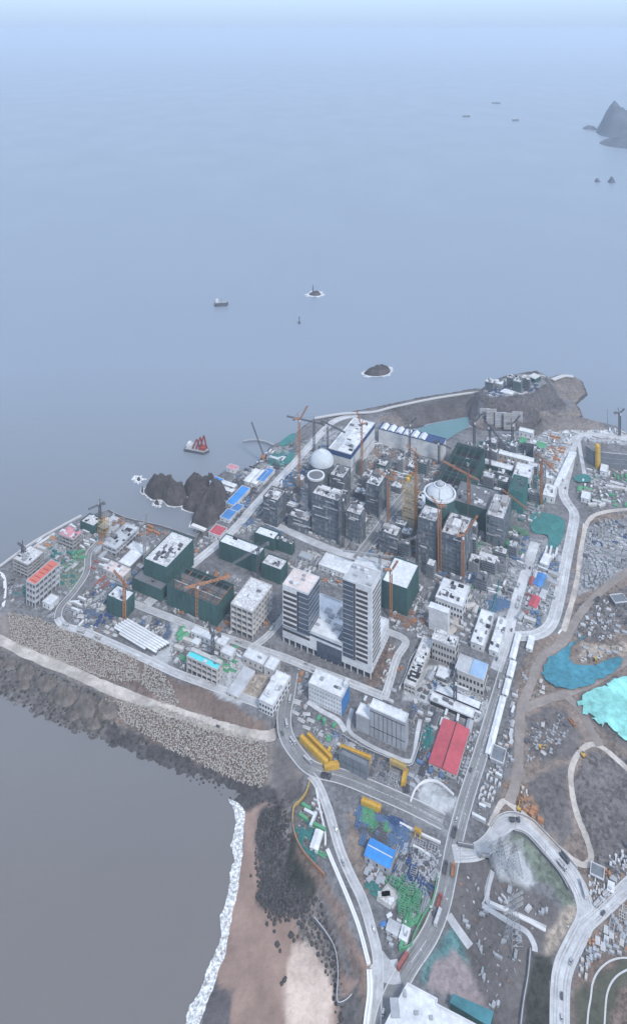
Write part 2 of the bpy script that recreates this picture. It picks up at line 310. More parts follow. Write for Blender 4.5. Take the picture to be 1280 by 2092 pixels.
nz = (fbm(X, Y, .16, 1, 4) - .42) * 2.2 * AMP + (np.abs(fbm(X, Y, .35, 4, 3) - .5)) * 2.0 * np.where(AMP > .7, AMP, 0)
HH = H + np.where(H > -5.9, nz, 0)
ok = H > -5.9
HT = HH
def hgt(x, y):
    j = int(round((x - gx[0]) / 2.6)); i = int(round((y - gy[0]) / 2.6))
    return float(HT[min(max(i, 0), len(gy) - 1), min(max(j, 0), len(gx) - 1)])
def make_ground():
    ny, nx = X.shape; verts = np.stack([X, Y, HH], -1).reshape(-1, 3)
    i = np.arange(ny * nx).reshape(ny, nx)
    q = np.stack([i[:-1, :-1], i[:-1, 1:], i[1:, 1:], i[1:, :-1]], -1)
    keep = ok[:-1, :-1] | ok[1:, 1:] | ok[1:, :-1] | ok[:-1, 1:]
    q = q[keep].reshape(-1, 4)
    me = bpy.data.meshes.new("ground"); me.vertices.add(len(verts)); me.vertices.foreach_set("co", verts.ravel())
    me.loops.add(q.size); me.loops.foreach_set("vertex_index", q.ravel().astype(np.int32))
    me.polygons.add(len(q)); me.polygons.foreach_set("loop_start", np.arange(0, q.size, 4, dtype=np.int32))
    me.update(calc_edges=True)
    at = me.color_attributes.new("zone", 'FLOAT_COLOR', 'POINT'); at.data.foreach_set("color", CO.reshape(-1, 4).ravel())
    m = bpy.data.materials.new("ground"); m.use_nodes = True; t = m.node_tree; b = t.nodes["Principled BSDF"]
    b.inputs["Roughness"].default_value = .9; b.inputs["Specular IOR Level"].default_value = .2
    L = t.links.new; N = t.nodes.new
    A = N("ShaderNodeAttribute"); A.attribute_name = "zone"
    tc = N("ShaderNodeTexCoord")
    n1 = N("ShaderNodeTexNoise"); n1.inputs["Scale"].default_value = .35; n1.inputs["Detail"].default_value = 8; n1.inputs["Roughness"].default_value = .75
    n2 = N("ShaderNodeTexNoise"); n2.inputs["Scale"].default_value = .03; n2.inputs["Detail"].default_value = 5
    vo = N("ShaderNodeTexVoronoi"); vo.inputs["Scale"].default_value = .28; vo.inputs["Randomness"].default_value = 1
    for k in (n1, n2, vo): L(tc.outputs["Object"], k.inputs["Vector"])
    def mrange(src, a0, a1, b0, b1):
        r = N("ShaderNodeMapRange")
        for i_, v_ in zip((1, 2, 3, 4), (a0, a1, b0, b1)): r.inputs[i_].default_value = v_
        L(src, r.inputs[0]); return r.outputs[0]
    def mth(op, a_, b_):
        q_ = N("ShaderNodeMath"); q_.operation = op
        for i_, v_ in enumerate((a_, b_)):
            if isinstance(v_, float): q_.inputs[i_].default_value = v_
            else: L(v_, q_.inputs[i_])
        return q_.outputs[0]
    v1 = mrange(n1.outputs[0], .32, .68, -1, 1); v2 = mrange(n2.outputs[0], .3, .7, -.25, .25)
    bw = N("ShaderNodeRGBToBW"); L(vo.outputs["Color"], bw.inputs[0])
    v3 = mrange(bw.outputs[0], .2, .8, -.35, .4)
    f = mth('ADD', mth('MULTIPLY', mth('ADD', mth('MULTIPLY', v1, .65), v3), A.outputs["Alpha"]), mth('ADD', v2, 1.0))
    f = mth('MAXIMUM', f, .25)
    vm = N("ShaderNodeVectorMath"); vm.operation = 'SCALE'; L(A.outputs["Color"], vm.inputs[0]); L(f, vm.inputs["Scale"])
    L(vm.outputs[0], b.inputs["Base Color"])
    bp = N("ShaderNodeBump"); bp.inputs["Distance"].default_value = 1.2; bp.inputs["Strength"].default_value = .8
    L(n1.outputs[0], bp.inputs["Height"]); L(bp.outputs[0], b.inputs["Normal"])
    me.materials.append(m)
    o = bpy.data.objects.new("ground", me); link(o); tag(o, "grey dusty ground and rocky shore of the building site", "ground", kind="structure")
make_ground()

# ------------------------------------------------------------------ sea, haze
def make_sea():
    mb = MB(); S = 60000
    mb.poly([(-S, -1500, 0), (S, -1500, 0), (S, S, 0), (-S, S, 0)], [(0, 1, 2, 3)])
    m = bpy.data.materials.new("sea water"); m.use_nodes = True; t = m.node_tree; b = t.nodes["Principled BSDF"]
    N = t.nodes.new; L = t.links.new
    tc = N("ShaderNodeTexCoord"); n = N("ShaderNodeTexNoise"); n.inputs["Scale"].default_value = .0022; n.inputs["Detail"].default_value = 6
    mp = N("ShaderNodeMapping"); mp.inputs["Scale"].default_value = (1, .6, 1)
    L(tc.outputs["Object"], mp.inputs[0]); L(mp.outputs[0], n.inputs["Vector"])
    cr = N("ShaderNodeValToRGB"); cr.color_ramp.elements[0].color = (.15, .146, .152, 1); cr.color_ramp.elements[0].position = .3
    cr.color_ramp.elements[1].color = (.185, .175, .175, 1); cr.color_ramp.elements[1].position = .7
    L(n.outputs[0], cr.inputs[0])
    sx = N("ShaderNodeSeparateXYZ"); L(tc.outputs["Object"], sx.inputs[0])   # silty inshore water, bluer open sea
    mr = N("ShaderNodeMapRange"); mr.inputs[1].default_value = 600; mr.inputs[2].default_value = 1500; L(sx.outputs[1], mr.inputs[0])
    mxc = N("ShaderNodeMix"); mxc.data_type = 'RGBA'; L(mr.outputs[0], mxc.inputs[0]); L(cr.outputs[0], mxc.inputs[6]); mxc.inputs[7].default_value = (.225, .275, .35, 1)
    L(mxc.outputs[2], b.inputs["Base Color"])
    b.inputs["Roughness"].default_value = .32; b.inputs["IOR"].default_value = 1.33
    n2 = N("ShaderNodeTexNoise"); n2.inputs["Scale"].default_value = .09; n2.inputs["Detail"].default_value = 5
    mp2 = N("ShaderNodeMapping"); mp2.inputs["Scale"].default_value = (1, 2.2, 1); mp2.inputs["Rotation"].default_value = (0, 0, .5)
    L(tc.outputs["Object"], mp2.inputs[0]); L(mp2.outputs[0], n2.inputs["Vector"])
    bp = N("ShaderNodeBump"); bp.inputs["Distance"].default_value = .35; bp.inputs["Strength"].default_value = .5
    L(n2.outputs[0], bp.inputs["Height"])
    wv = N("ShaderNodeTexWave"); wv.inputs["Scale"].default_value = .012; wv.inputs["Distortion"].default_value = 9; wv.inputs["Detail"].default_value = 4; wv.inputs["Detail Scale"].default_value = 1.4
    mp3 = N("ShaderNodeMapping"); mp3.inputs["Rotation"].default_value = (0, 0, 1.1); L(tc.outputs["Object"], mp3.inputs[0]); L(mp3.outputs[0], wv.inputs["Vector"])
    bp2 = N("ShaderNodeBump"); bp2.inputs["Distance"].default_value = .15; bp2.inputs["Strength"].default_value = .5
    L(wv.outputs["Fac"], bp2.inputs["Height"]); L(bp.outputs[0], bp2.inputs["Normal"]); L(bp2.outputs[0], b.inputs["Normal"])
    n4 = N("ShaderNodeTexNoise"); n4.inputs["Scale"].default_value = .0035; n4.inputs["Detail"].default_value = 6; L(mp.outputs[0], n4.inputs["Vector"])   # wind patches
    mr4 = N("ShaderNodeMapRange"); mr4.inputs[1].default_value = .35; mr4.inputs[2].default_value = .65; mr4.inputs[3].default_value = .29; mr4.inputs[4].default_value = .36
    L(n4.outputs[0], mr4.inputs[0]); L(mr4.outputs[0], b.inputs["Roughness"])
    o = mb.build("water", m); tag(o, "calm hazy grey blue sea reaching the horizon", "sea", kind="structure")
make_sea()
def make_haze():
    mb = MB().box(-61000, 61000, -1800, 61000, -9, 760)
    m = bpy.data.materials.new("haze"); m.use_nodes = True; t = m.node_tree; t.nodes.remove(t.nodes["Principled BSDF"])
    v = t.nodes.new("ShaderNodeVolumePrincipled"); v.inputs["Color"].default_value = (.77, .87, 1, 1)
    v.inputs["Density"].default_value = .78e-4; v.inputs["Anisotropy"].default_value = .2
    t.links.new(v.outputs[0], t.nodes["Material Output"].inputs["Volume"])
    o = mb.build("haze", m); tag(o, "pale blue haze over the whole bay", "haze", kind="stuff")
make_haze()

# ------------------------------------------------------------------ shared materials
M = dict(
 pave=mat("pale concrete paving", (.46,.475,.51), .85, .2, .2, n2=.22, s2=.035),
 asph=mat("dusty asphalt", (.23,.235,.25), .85, .22, .3, n2=.22, s2=.035),
 dirt=mat("dusty dirt track", (.44,.405,.385), .95, .22, .25, n2=.22),
 dirt2=mat("brown haul road", (.25,.22,.21), .95, .2, .25, n2=.15),
 white=mat("white painted concrete", (.72,.73,.75), .7, .08, .5),
 worn=mat("worn wheel track", (.385,.39,.41), .85, .3, .1), worna=mat("worn asphalt track", (.185,.185,.195), .85, .3, .1), kerb=mat("kerb concrete", (.50,.51,.53), .8, .1, .5),
)
def ribbon(pts, wd, z, mb, off=0.0, dz=0.0, thick=0.0, n=6, irregular=0):
    L = wline(pts, z, n); up = Vector((0, 0, 1)); a_, b_ = [], []
    for i, p in enumerate(L):
        d = (L[min(i + 1, len(L) - 1)] - L[max(i - 1, 0)]).normalized(); s = d.cross(up)
        q = p + s * off; h = wd / 2 * (1 + (R.uniform(-irregular, irregular) if irregular else 0))
        a_.append(q + s * h + up * dz); b_.append(q - s * h + up * dz)
    if thick:
        for i in range(len(L) - 1):
            p = [b_[i], a_[i], a_[i + 1], b_[i + 1]]; q = [v - up * thick for v in p]
            f = [(0, 1, 2, 3), (1, 5, 6, 2), (4, 0, 3, 7)]
            if i == 0: f.append((0, 4, 5, 1))
            if i == len(L) - 2: f.append((3, 2, 6, 7))
            mb.poly(p + q, f)
    else:
        for i in range(len(L) - 1): mb.poly([b_[i], a_[i], a_[i + 1], b_[i + 1]], [(0, 1, 2, 3)])
for k, (nm, pts, wd, z, mk, kb) in enumerate(ROADS):
    mb = MB(); ribbon(pts, wd, z, mb, dz=.10 + .012 * (k % 14), irregular=.12 if mk.startswith('dirt') else 0)
    tag(mb.build(nm, M[mk]), None, None, kind="structure")
    if kb:
        mb = MB()
        for s in (-1, 1): ribbon(pts, .8, z, mb, off=s * (wd / 2 + .3), dz=.36 + .004 * k, thick=.3)
        tag(mb.build(nm + "_kerb", M['kerb']), None, None, kind="structure")
        if wd > 9:
            mb = MB(); L = wline(pts, z, 8)
            for i in range(0, len(L) - 1):
                p, q = L[i], L[i + 1]; ln = (q - p).length; d = (q - p).normalized(); s = d.cross(Vector((0, 0, 1))) * .14; c = 0
                while c + 3 < ln:
                    u, v = p + d * c, p + d * (c + 3); zz = Vector((0, 0, .32)); mb.poly([u - s + zz, u + s + zz, v + s + zz, v - s + zz], [(0, 1, 2, 3)]); c += 8
            tag(mb.build(nm + "_marking", M['white']), None, None, kind="structure")

        mb = MB()                     # dusty wheel tracks worn along the lanes
        for t_ in (-.34, -.18, .18, .34):
            ribbon(pts, .9, z, mb, off=wd * t_, dz=.10 + .012 * (k % 14) + .006, irregular=.5)
        tag(mb.build(nm + "_wheel_tracks", M['worna' if mk == 'asph' else 'worn']), None, None, kind="structure")

# ------------------------------------------------------------------ building materials
def dirty(name, col, rough=.75, n=.13, s=.22, **k): return mat(name, col, rough, n, s, n2=.1, s2=.06, **k)
M.update(
 wall=dirty("weathered white wall", (.59,.61,.645), n=.18), cream=dirty("pale concrete wall", (.46,.45,.45)), conc=dirty("raw concrete", (.33,.33,.345)), darkc=dirty("dark formwork", (.15,.155,.175)),
 net=dirty("dark green safety net", (.045,.105,.105), .9, .25, .35, stretch=(1, 1, .25)), net2=dirty("blue grey scaffold net", (.095,.115,.14), .9, .38, .28, stretch=(1, 1, .6)),
 net3=dirty("bright green safety net", (.05,.19,.19), .9, .25, .35), line=dirty("scaffold ledger", (.22,.24,.27)), lineg=dirty("green net seam", (.04,.085,.09)),
 roof=dirty("pale roof sheet", (.61,.64,.69), n=.2), roofg=dirty("grey roof", (.42,.44,.48)), roofc=dirty("dusty concrete deck", (.52,.53,.56), n=.5, s=.45), roofp=dirty("pinkish roof screed", (.62,.54,.54)),
 red=dirty("red roof sheet", (.43,.085,.11), .6), orange=dirty("orange red deck", (.55,.17,.13)), pinkd=dirty("pink deck", (.55,.25,.30), n=.3), blue=dirty("blue roof sheet", (.045,.24,.62), .45), blue2=dirty("royal blue sheet", (.06,.20,.48), .5),
 navy=dirty("navy blue band", (.045,.085,.2)), turq=dirty("turquoise roof sheet", (.10,.58,.66), .5), glass=mat("dark blue glass", (.06,.08,.12), .2, .35, .25, spec=.7), brown=dirty("brown window strip", (.07,.06,.062), .4),
 dark=mat("dark opening", (.03,.032,.038), .8), steel=dirty("grey steel", (.30,.32,.35), .5), rust=dirty("orange brown steel", (.38,.185,.10), .7), yel=dirty("yellow painted steel", (.58,.36,.06), .5), yeld=dirty("dull yellow steel", (.46,.32,.10), .6),
 craned=dirty("dark grey steel", (.10,.105,.125), .6), rail=dirty("roof rail", (.55,.56,.6)), bar=mat("reinforcing steel", (.16,.13,.12), .8), green=dirty("green painted steel", (.10,.31,.18)), blk=mat("black rubber", (.03,.03,.03)),
 lblue=dirty("light blue roof", (.28,.42,.62)), grey=dirty("mid grey panels", (.34,.36,.40)), dome=dirty("pale dome shell", (.50,.55,.60), .6, .1), truckred=dirty("dark red paint", (.25,.03,.04), .4), carw=mat("white paint", (.7,.7,.7), .3), card=mat("dark paint", (.04,.045,.05), .3),
 teal=dirty("teal tarpaulin", (.06,.20,.24), .8, .3, .08, bump=.5), gray2=dirty("slate grey net", (.17,.19,.22), .9, .2, .3),
)
# ------------------------------------------------------------------ building frames: local x along B (down right), y along A (up right), base corner F at (+w/2, -d/2)
BANG = math.atan2(-1, 2.007)
def frame(fx, by, ty, lx, ry=None, rx=None, rot=0, z0=ZL):
    F = g(fx, by, z0); Yd = F.y; Hh = (by - ty) * Yd / FPX
    Bd = Vector((math.cos(BANG + rot), math.sin(BANG + rot))); Ad = Vector((-Bd.y, Bd.x))
    k = (lx - CX) / FPX; wd = (F.x - k * F.y) / (Bd.x - k * Bd.y)
    if ry is not None: dp = ((CH - z0 - Hh) * FPX / (ry - HY) - F.y) / Ad.y
    else:
        k = (rx - CX) / FPX; dp = (k * F.y - F.x) / (Ad.x - k * Ad.y)
    wd = min(max(wd, 2), 400); dp = min(max(dp, 2), 400)
    c = Vector((F.x, F.y)) - Bd * wd / 2 + Ad * dp / 2
    return c, wd, dp, Hh, BANG + rot
OCC = []     # footprints kept clear of loose site material
def bframe(a):
    c, wd, dp, Hh, an = frame(*a['f'][:4], ry=a.get('ry'), rx=a.get('rx'), rot=a.get('rot', 0), z0=a.get('z0', ZL))
    OCC.append((c.x, c.y, wd / 2 + 1, dp / 2 + 1, an)); return c, wd, dp, Hh, an
def rootof(a, c, an): return thing(a.get('name', 'building'), a['label'], a.get('cat', 'building'), (c.x, c.y, a.get('z0', ZL)), an, a.get('group'))
def roof_units(root, w_, d_, z, n, rnd, m=None):
    n = int(n * 1.6)
    for i in range(n):
        x = rnd.uniform(-w_ * .4, w_ * .4); y = rnd.uniform(-d_ * .4, d_ * .4); sx = rnd.uniform(.6, min(3.6, w_ * .14 + .6)); sy = rnd.uniform(.6, min(3.6, d_ * .14 + .6)); h = rnd.uniform(.6, 2.2)
        MB().box(x - sx, x + sx, y - sy, y + sy, z, z + h).build("roof_unit", m or M[rnd.choice(['roof', 'wall', 'steel', 'craned', 'roofc', 'darkc', 'dark'])], root)
def parapet(root, w_, d_, z, m, h=1.0, t=.5):
    mb = MB(); x, y = w_ / 2 + .06, d_ / 2 + .06
    mb.box(-x, x, -y, -y + t, z - .3, z + h).box(-x, x, y - t, y, z - .3, z + h).box(-x, -x + t, -y + t, y - t, z - .3, z + h).box(x - t, x, -y + t, y - t, z - .3, z + h)
    mb.build("parapet", m, root)
def windows(root, w_, d_, H_, floors, nf, ns, m=None, z0=1.2, frac=.45, wfrac=.55):
    m = m or M['dark']; fh = (H_ - 1) / floors; k = 0
    for f in range(floors):
        za = z0 + f * fh; zb = za + fh * frac
        for face, n, L_ in ((0, nf, w_), (1, ns, d_)):
            for i in range(n):
                if k >= 96: return
                c = -L_ / 2 + L_ * (i + .5) / n; h = L_ / n * wfrac / 2; mb = MB()
                if face == 0: mb.box(c - h, c + h, -d_ / 2 - .12, -d_ / 2 + .2, za, zb)
                else: mb.box(w_ / 2 - .2, w_ / 2 + .12, c - h, c + h, za, zb)
                mb.build("window", m, root); k += 1
def simple(a):           # plain walled building with a flat, gabled or rimmed roof
    c, w_, d_, H_, an = bframe(a); r = rootof(a, c, an); rnd = random.Random(a['label'])
    MB().box(-w_ / 2, w_ / 2, -d_ / 2, d_ / 2, -.5, H_).build("wall", M[a.get('wall', 'wall')], r)
    rk = a.get('roofk', 'flat'); rm = M[a.get('roof', 'roof')]
    if rk == 'flat':
        ro = MB().box(-w_ / 2 - .25, w_ / 2 + .25, -d_ / 2 - .25, d_ / 2 + .25, H_, H_ + .45).build("roof", rm, r)
        if min(w_, d_) > 9 and a.get('par', 1): parapet(ro, w_ + .5, d_ + .5, H_ + .45, M[a.get('pm', 'rail')], .9, .5)
    else:
        al = a.get('along') or ('x' if w_ > d_ else 'y'); span = d_ if al == 'x' else w_
        rg = MB().gable(-w_ / 2, w_ / 2, -d_ / 2, d_ / 2, H_ + .02, H_ + span * a.get('pitch', .12), al).build("roof", rm, r)
        mb = MB(); zt = H_ + span * a.get('pitch', .12)
        if al == 'x': mb.box(-w_ / 2, w_ / 2, -.35, .35, zt - .1, zt + .25)
        else: mb.box(-.35, .35, -d_ / 2, d_ / 2, zt - .1, zt + .25)
        mb.build("ridge", M[a.get('ridge', a.get('roof', 'roof'))], rg)
    if a.get('win') == 0: pass
    elif a.get('win'):
        fl, nf, ns = a['win']; windows(r, w_, d_, H_, fl, nf, ns, M[a.get('winm', 'dark')])
    else:
        n = max(1, min(8, int(w_ / 6)))
        for i in range(n):
            x = -w_ / 2 + w_ * (i + .5) / n; MB().box(x - .7, x + .7, -d_ / 2 - .1, -d_ / 2 + .2, H_ * .35, H_ * .7).build("window", M['dark'], r)
        MB().box(w_ / 2 - .2, w_ / 2 + .1, -1, 1, -.3, min(2.4, H_ * .7)).build("door", M['steel'], r)
    if a.get('units') and rk == 'flat': roof_units(ro, w_, d_, H_ + .45, a['units'], rnd)
    return r, w_, d_, H_
def netted(a):           # block wrapped in scaffold net, floors showing as seams, deck on top
    c, w_, d_, H_, an = bframe(a); r = rootof(a, c, an); rnd = random.Random(a['label'])
    nm = M[a.get('net', 'net')]; ln = M['line' if a.get('net') == 'net2' else 'lineg']
    MB().box(-w_ / 2 + .8, w_ / 2 - .8, -d_ / 2 + .8, d_ / 2 - .8, -.5, H_ - (13 if a.get('open') else .6)).build("wall", M['conc'], r)
    mb = MB(); t = .25; x, y = w_ / 2, d_ / 2; zt = H_ + 1.2
    mb.box(-x, x, -y, -y + t, -.4, zt).box(-x, x, y - t, y, -.4, zt).box(-x, -x + t, -y + t, y - t, -.4, zt).box(x - t, x, -y + t, y - t, -.4, zt)
    mb.build("safety_net", nm, r)
    nfl = max(2, int(H_ / 5)); mb = MB(); mbs_ = mb
    for i in range(1, nfl):
        z = H_ * i / nfl; j = .12; mb.box(-x - j, x + j, -y - j, -y - .01, z, z + .35).box(x + .01, x + j, -y, y, z, z + .35)
    for i in range(1, int(w_ / 7)): mb.box(-x + i * 7, -x + i * 7 + .22, -y - .2, -y - .13, 0, zt)
    for i in range(1, int(d_ / 7)): mb.box(x + .13, x + .2, -y + i * 7, -y + i * 7 + .22, 0, zt)
    if a.get('net') in ('net2', 'gray2') and a.get('units'):
        for i in range(nfl):
            z = H_ * i / nfl
            for k in range(int(w_ / 5)):
                if rnd.random() < .3: xx = -x + 1 + k * 5; mb.box(xx, xx + rnd.uniform(2, 4.4), -y - .09, -y - .02, z + .6, z + H_ / nfl - rnd.uniform(.4, 1.6))
            for k in range(int(d_ / 5)):
                if rnd.random() < .3: yy = -y + 1 + k * 5; mb.box(x + .02, x + .09, yy, yy + rnd.uniform(2, 4.4), z + .6, z + H_ / nfl - .5)
        for k in range(2 + rnd.randint(0, 2)):      # formwork platforms hung on the walls
            z = H_ * rnd.uniform(.35, .95); xa = rnd.uniform(-x, x * .3); MB().box(xa, xa + w_ * rnd.uniform(.3, .6), -y - 1.3, -y - .25, z, z + 1.1).build("work_platform", M[rnd.choice(['roofc', 'steel', 'darkc', 'grey'])], r)
        mb = MB()
        for k in range(int(w_ * d_ / 7)):
            xx, yy = rnd.uniform(-x + 1, x - 1), rnd.uniform(-y + 1, y - 1); mb.box(xx - .09, xx + .09, yy - .09, yy + .09, H_, H_ + rnd.uniform(1.5, 3.6))
        mb.build("reinforcement", M['bar'], r)
        for k in range(2):
            xx = rnd.uniform(-x * .8, x * .3); yy = rnd.uniform(-y * .8, y * .3); MB().box(xx, xx + w_ * .35, yy, yy + d_ * .35, H_ + .1, H_ + rnd.uniform(2, 5)).build("wall_stub", M[rnd.choice(['conc', 'darkc', 'roofc'])], r)
        
    mbs_.build("scaffold", ln, r)
    if a.get('open'):    # no deck yet: trusses and walls seen from above
        MB().box(-x + .8, x - .8, -y + .8, y - .8, H_ - 12.6, H_ - 12.2).build("floor_slab", M['dark' if a.get('beam') == 'net' else 'darkc'], r)
        mb = MB(); mb.box(-x + .8, x - .8, -y * .28, -y * .28 + 1.2, H_ - 12, H_ - 1.4).box(-x + .8, x - .8, y * .45, y * .45 + 1.2, H_ - 12, H_ - 1.4); mb.build("inner_wall", M['net' if a.get('beam') == 'net' else 'conc'], r)
        for i in range(6):
            sx, sy = rnd.uniform(1, 4), rnd.uniform(1, 3); xx, yy = rnd.uniform(-x * .8, x * .8), rnd.uniform(-y * .8, y * .8); MB().box(xx - sx, xx + sx, yy - sy, yy + sy, H_ - 12.1, H_ - rnd.uniform(5, 9)).build("inner_block", M[rnd.choice(['roofc', 'steel', 'net', 'rust'])], r)
        n = int(w_ / 8)
        for i in range(min(n, 24)):
            xx = -x + 3 + i * (w_ - 6) / max(1, n - 1); MB().box(xx - .25, xx + .25, -y + 1, y - 1, H_ - 1.4, H_ - .4).build("roof_beam", M[a.get('beam', 'rust')] if i % 2 else M['craned'], r)
        for i in range(5):
            yy = -y + 3 + i * (d_ - 6) / 4; MB().box(-x + 1, x - 1, yy - .2, yy + .2, H_ - .35, H_ + .2).build("roof_beam", M['craned'], r)
    else:
        ro = MB().box(-x + .8, x - .8, -y + .8, y - .8, H_ - .6, H_ + .1).build("roof", M[a.get('roof', 'roofc')], r)
        roof_units(ro, w_ - 3, d_ - 3, H_ + .1, a.get('units', 6), rnd)
    return r, w_, d_, H_
def rcframe(a):          # open concrete frame under construction
    c, w_, d_, H_, an = bframe(a); r = rootof(a, c, an); rnd = random.Random(a['label']); n = a.get('fl', 4); fh = H_ / n; x, y = w_ / 2, d_ / 2
    MB().box(-x + 3, x - 3, -y + 3, y - 3, -.4, H_ - .5).build("core_wall", M['darkc'], r)
    for i in range(1, n + 1): MB().box(-x, x, -y, y, i * fh - (1.0 if i < n else 1.2), i * fh).build("floor_slab", M[a.get('slab', 'cream')], r)
    k = max(3, int(w_ / 6)); mbs = [(x_, -y + .5) for x_ in [-x + .5 + (w_ - 1) * i / k for i in range(k + 1)]]
    k2 = max(2, int(d_ / 6)); mbs += [(x - .5, y_) for y_ in [-y + .5 + (d_ - 1) * i / k2 for i in range(1, k2 + 1)]]
    for x_, y_ in mbs[:40]: MB().box(x_ - .45, x_ + .45, y_ - .45, y_ + .45, 0, H_ - .02 + (1.2 if a.get('bars') else 0)).build("column", M[a.get('slab', 'cream')], r)
    ro = MB().box(-x + .6, x - .6, -y + .6, y - .6, H_ + .01, H_ + .12).build("roof", M[a.get('roof', 'roofc')], r)
    parapet(ro, w_, d_, H_, M[a.get('slab', 'cream')], .9, .6); roof_units(ro, w_, d_, H_ + .12, a.get('units', 5), rnd)
    return r, w_, d_, H_

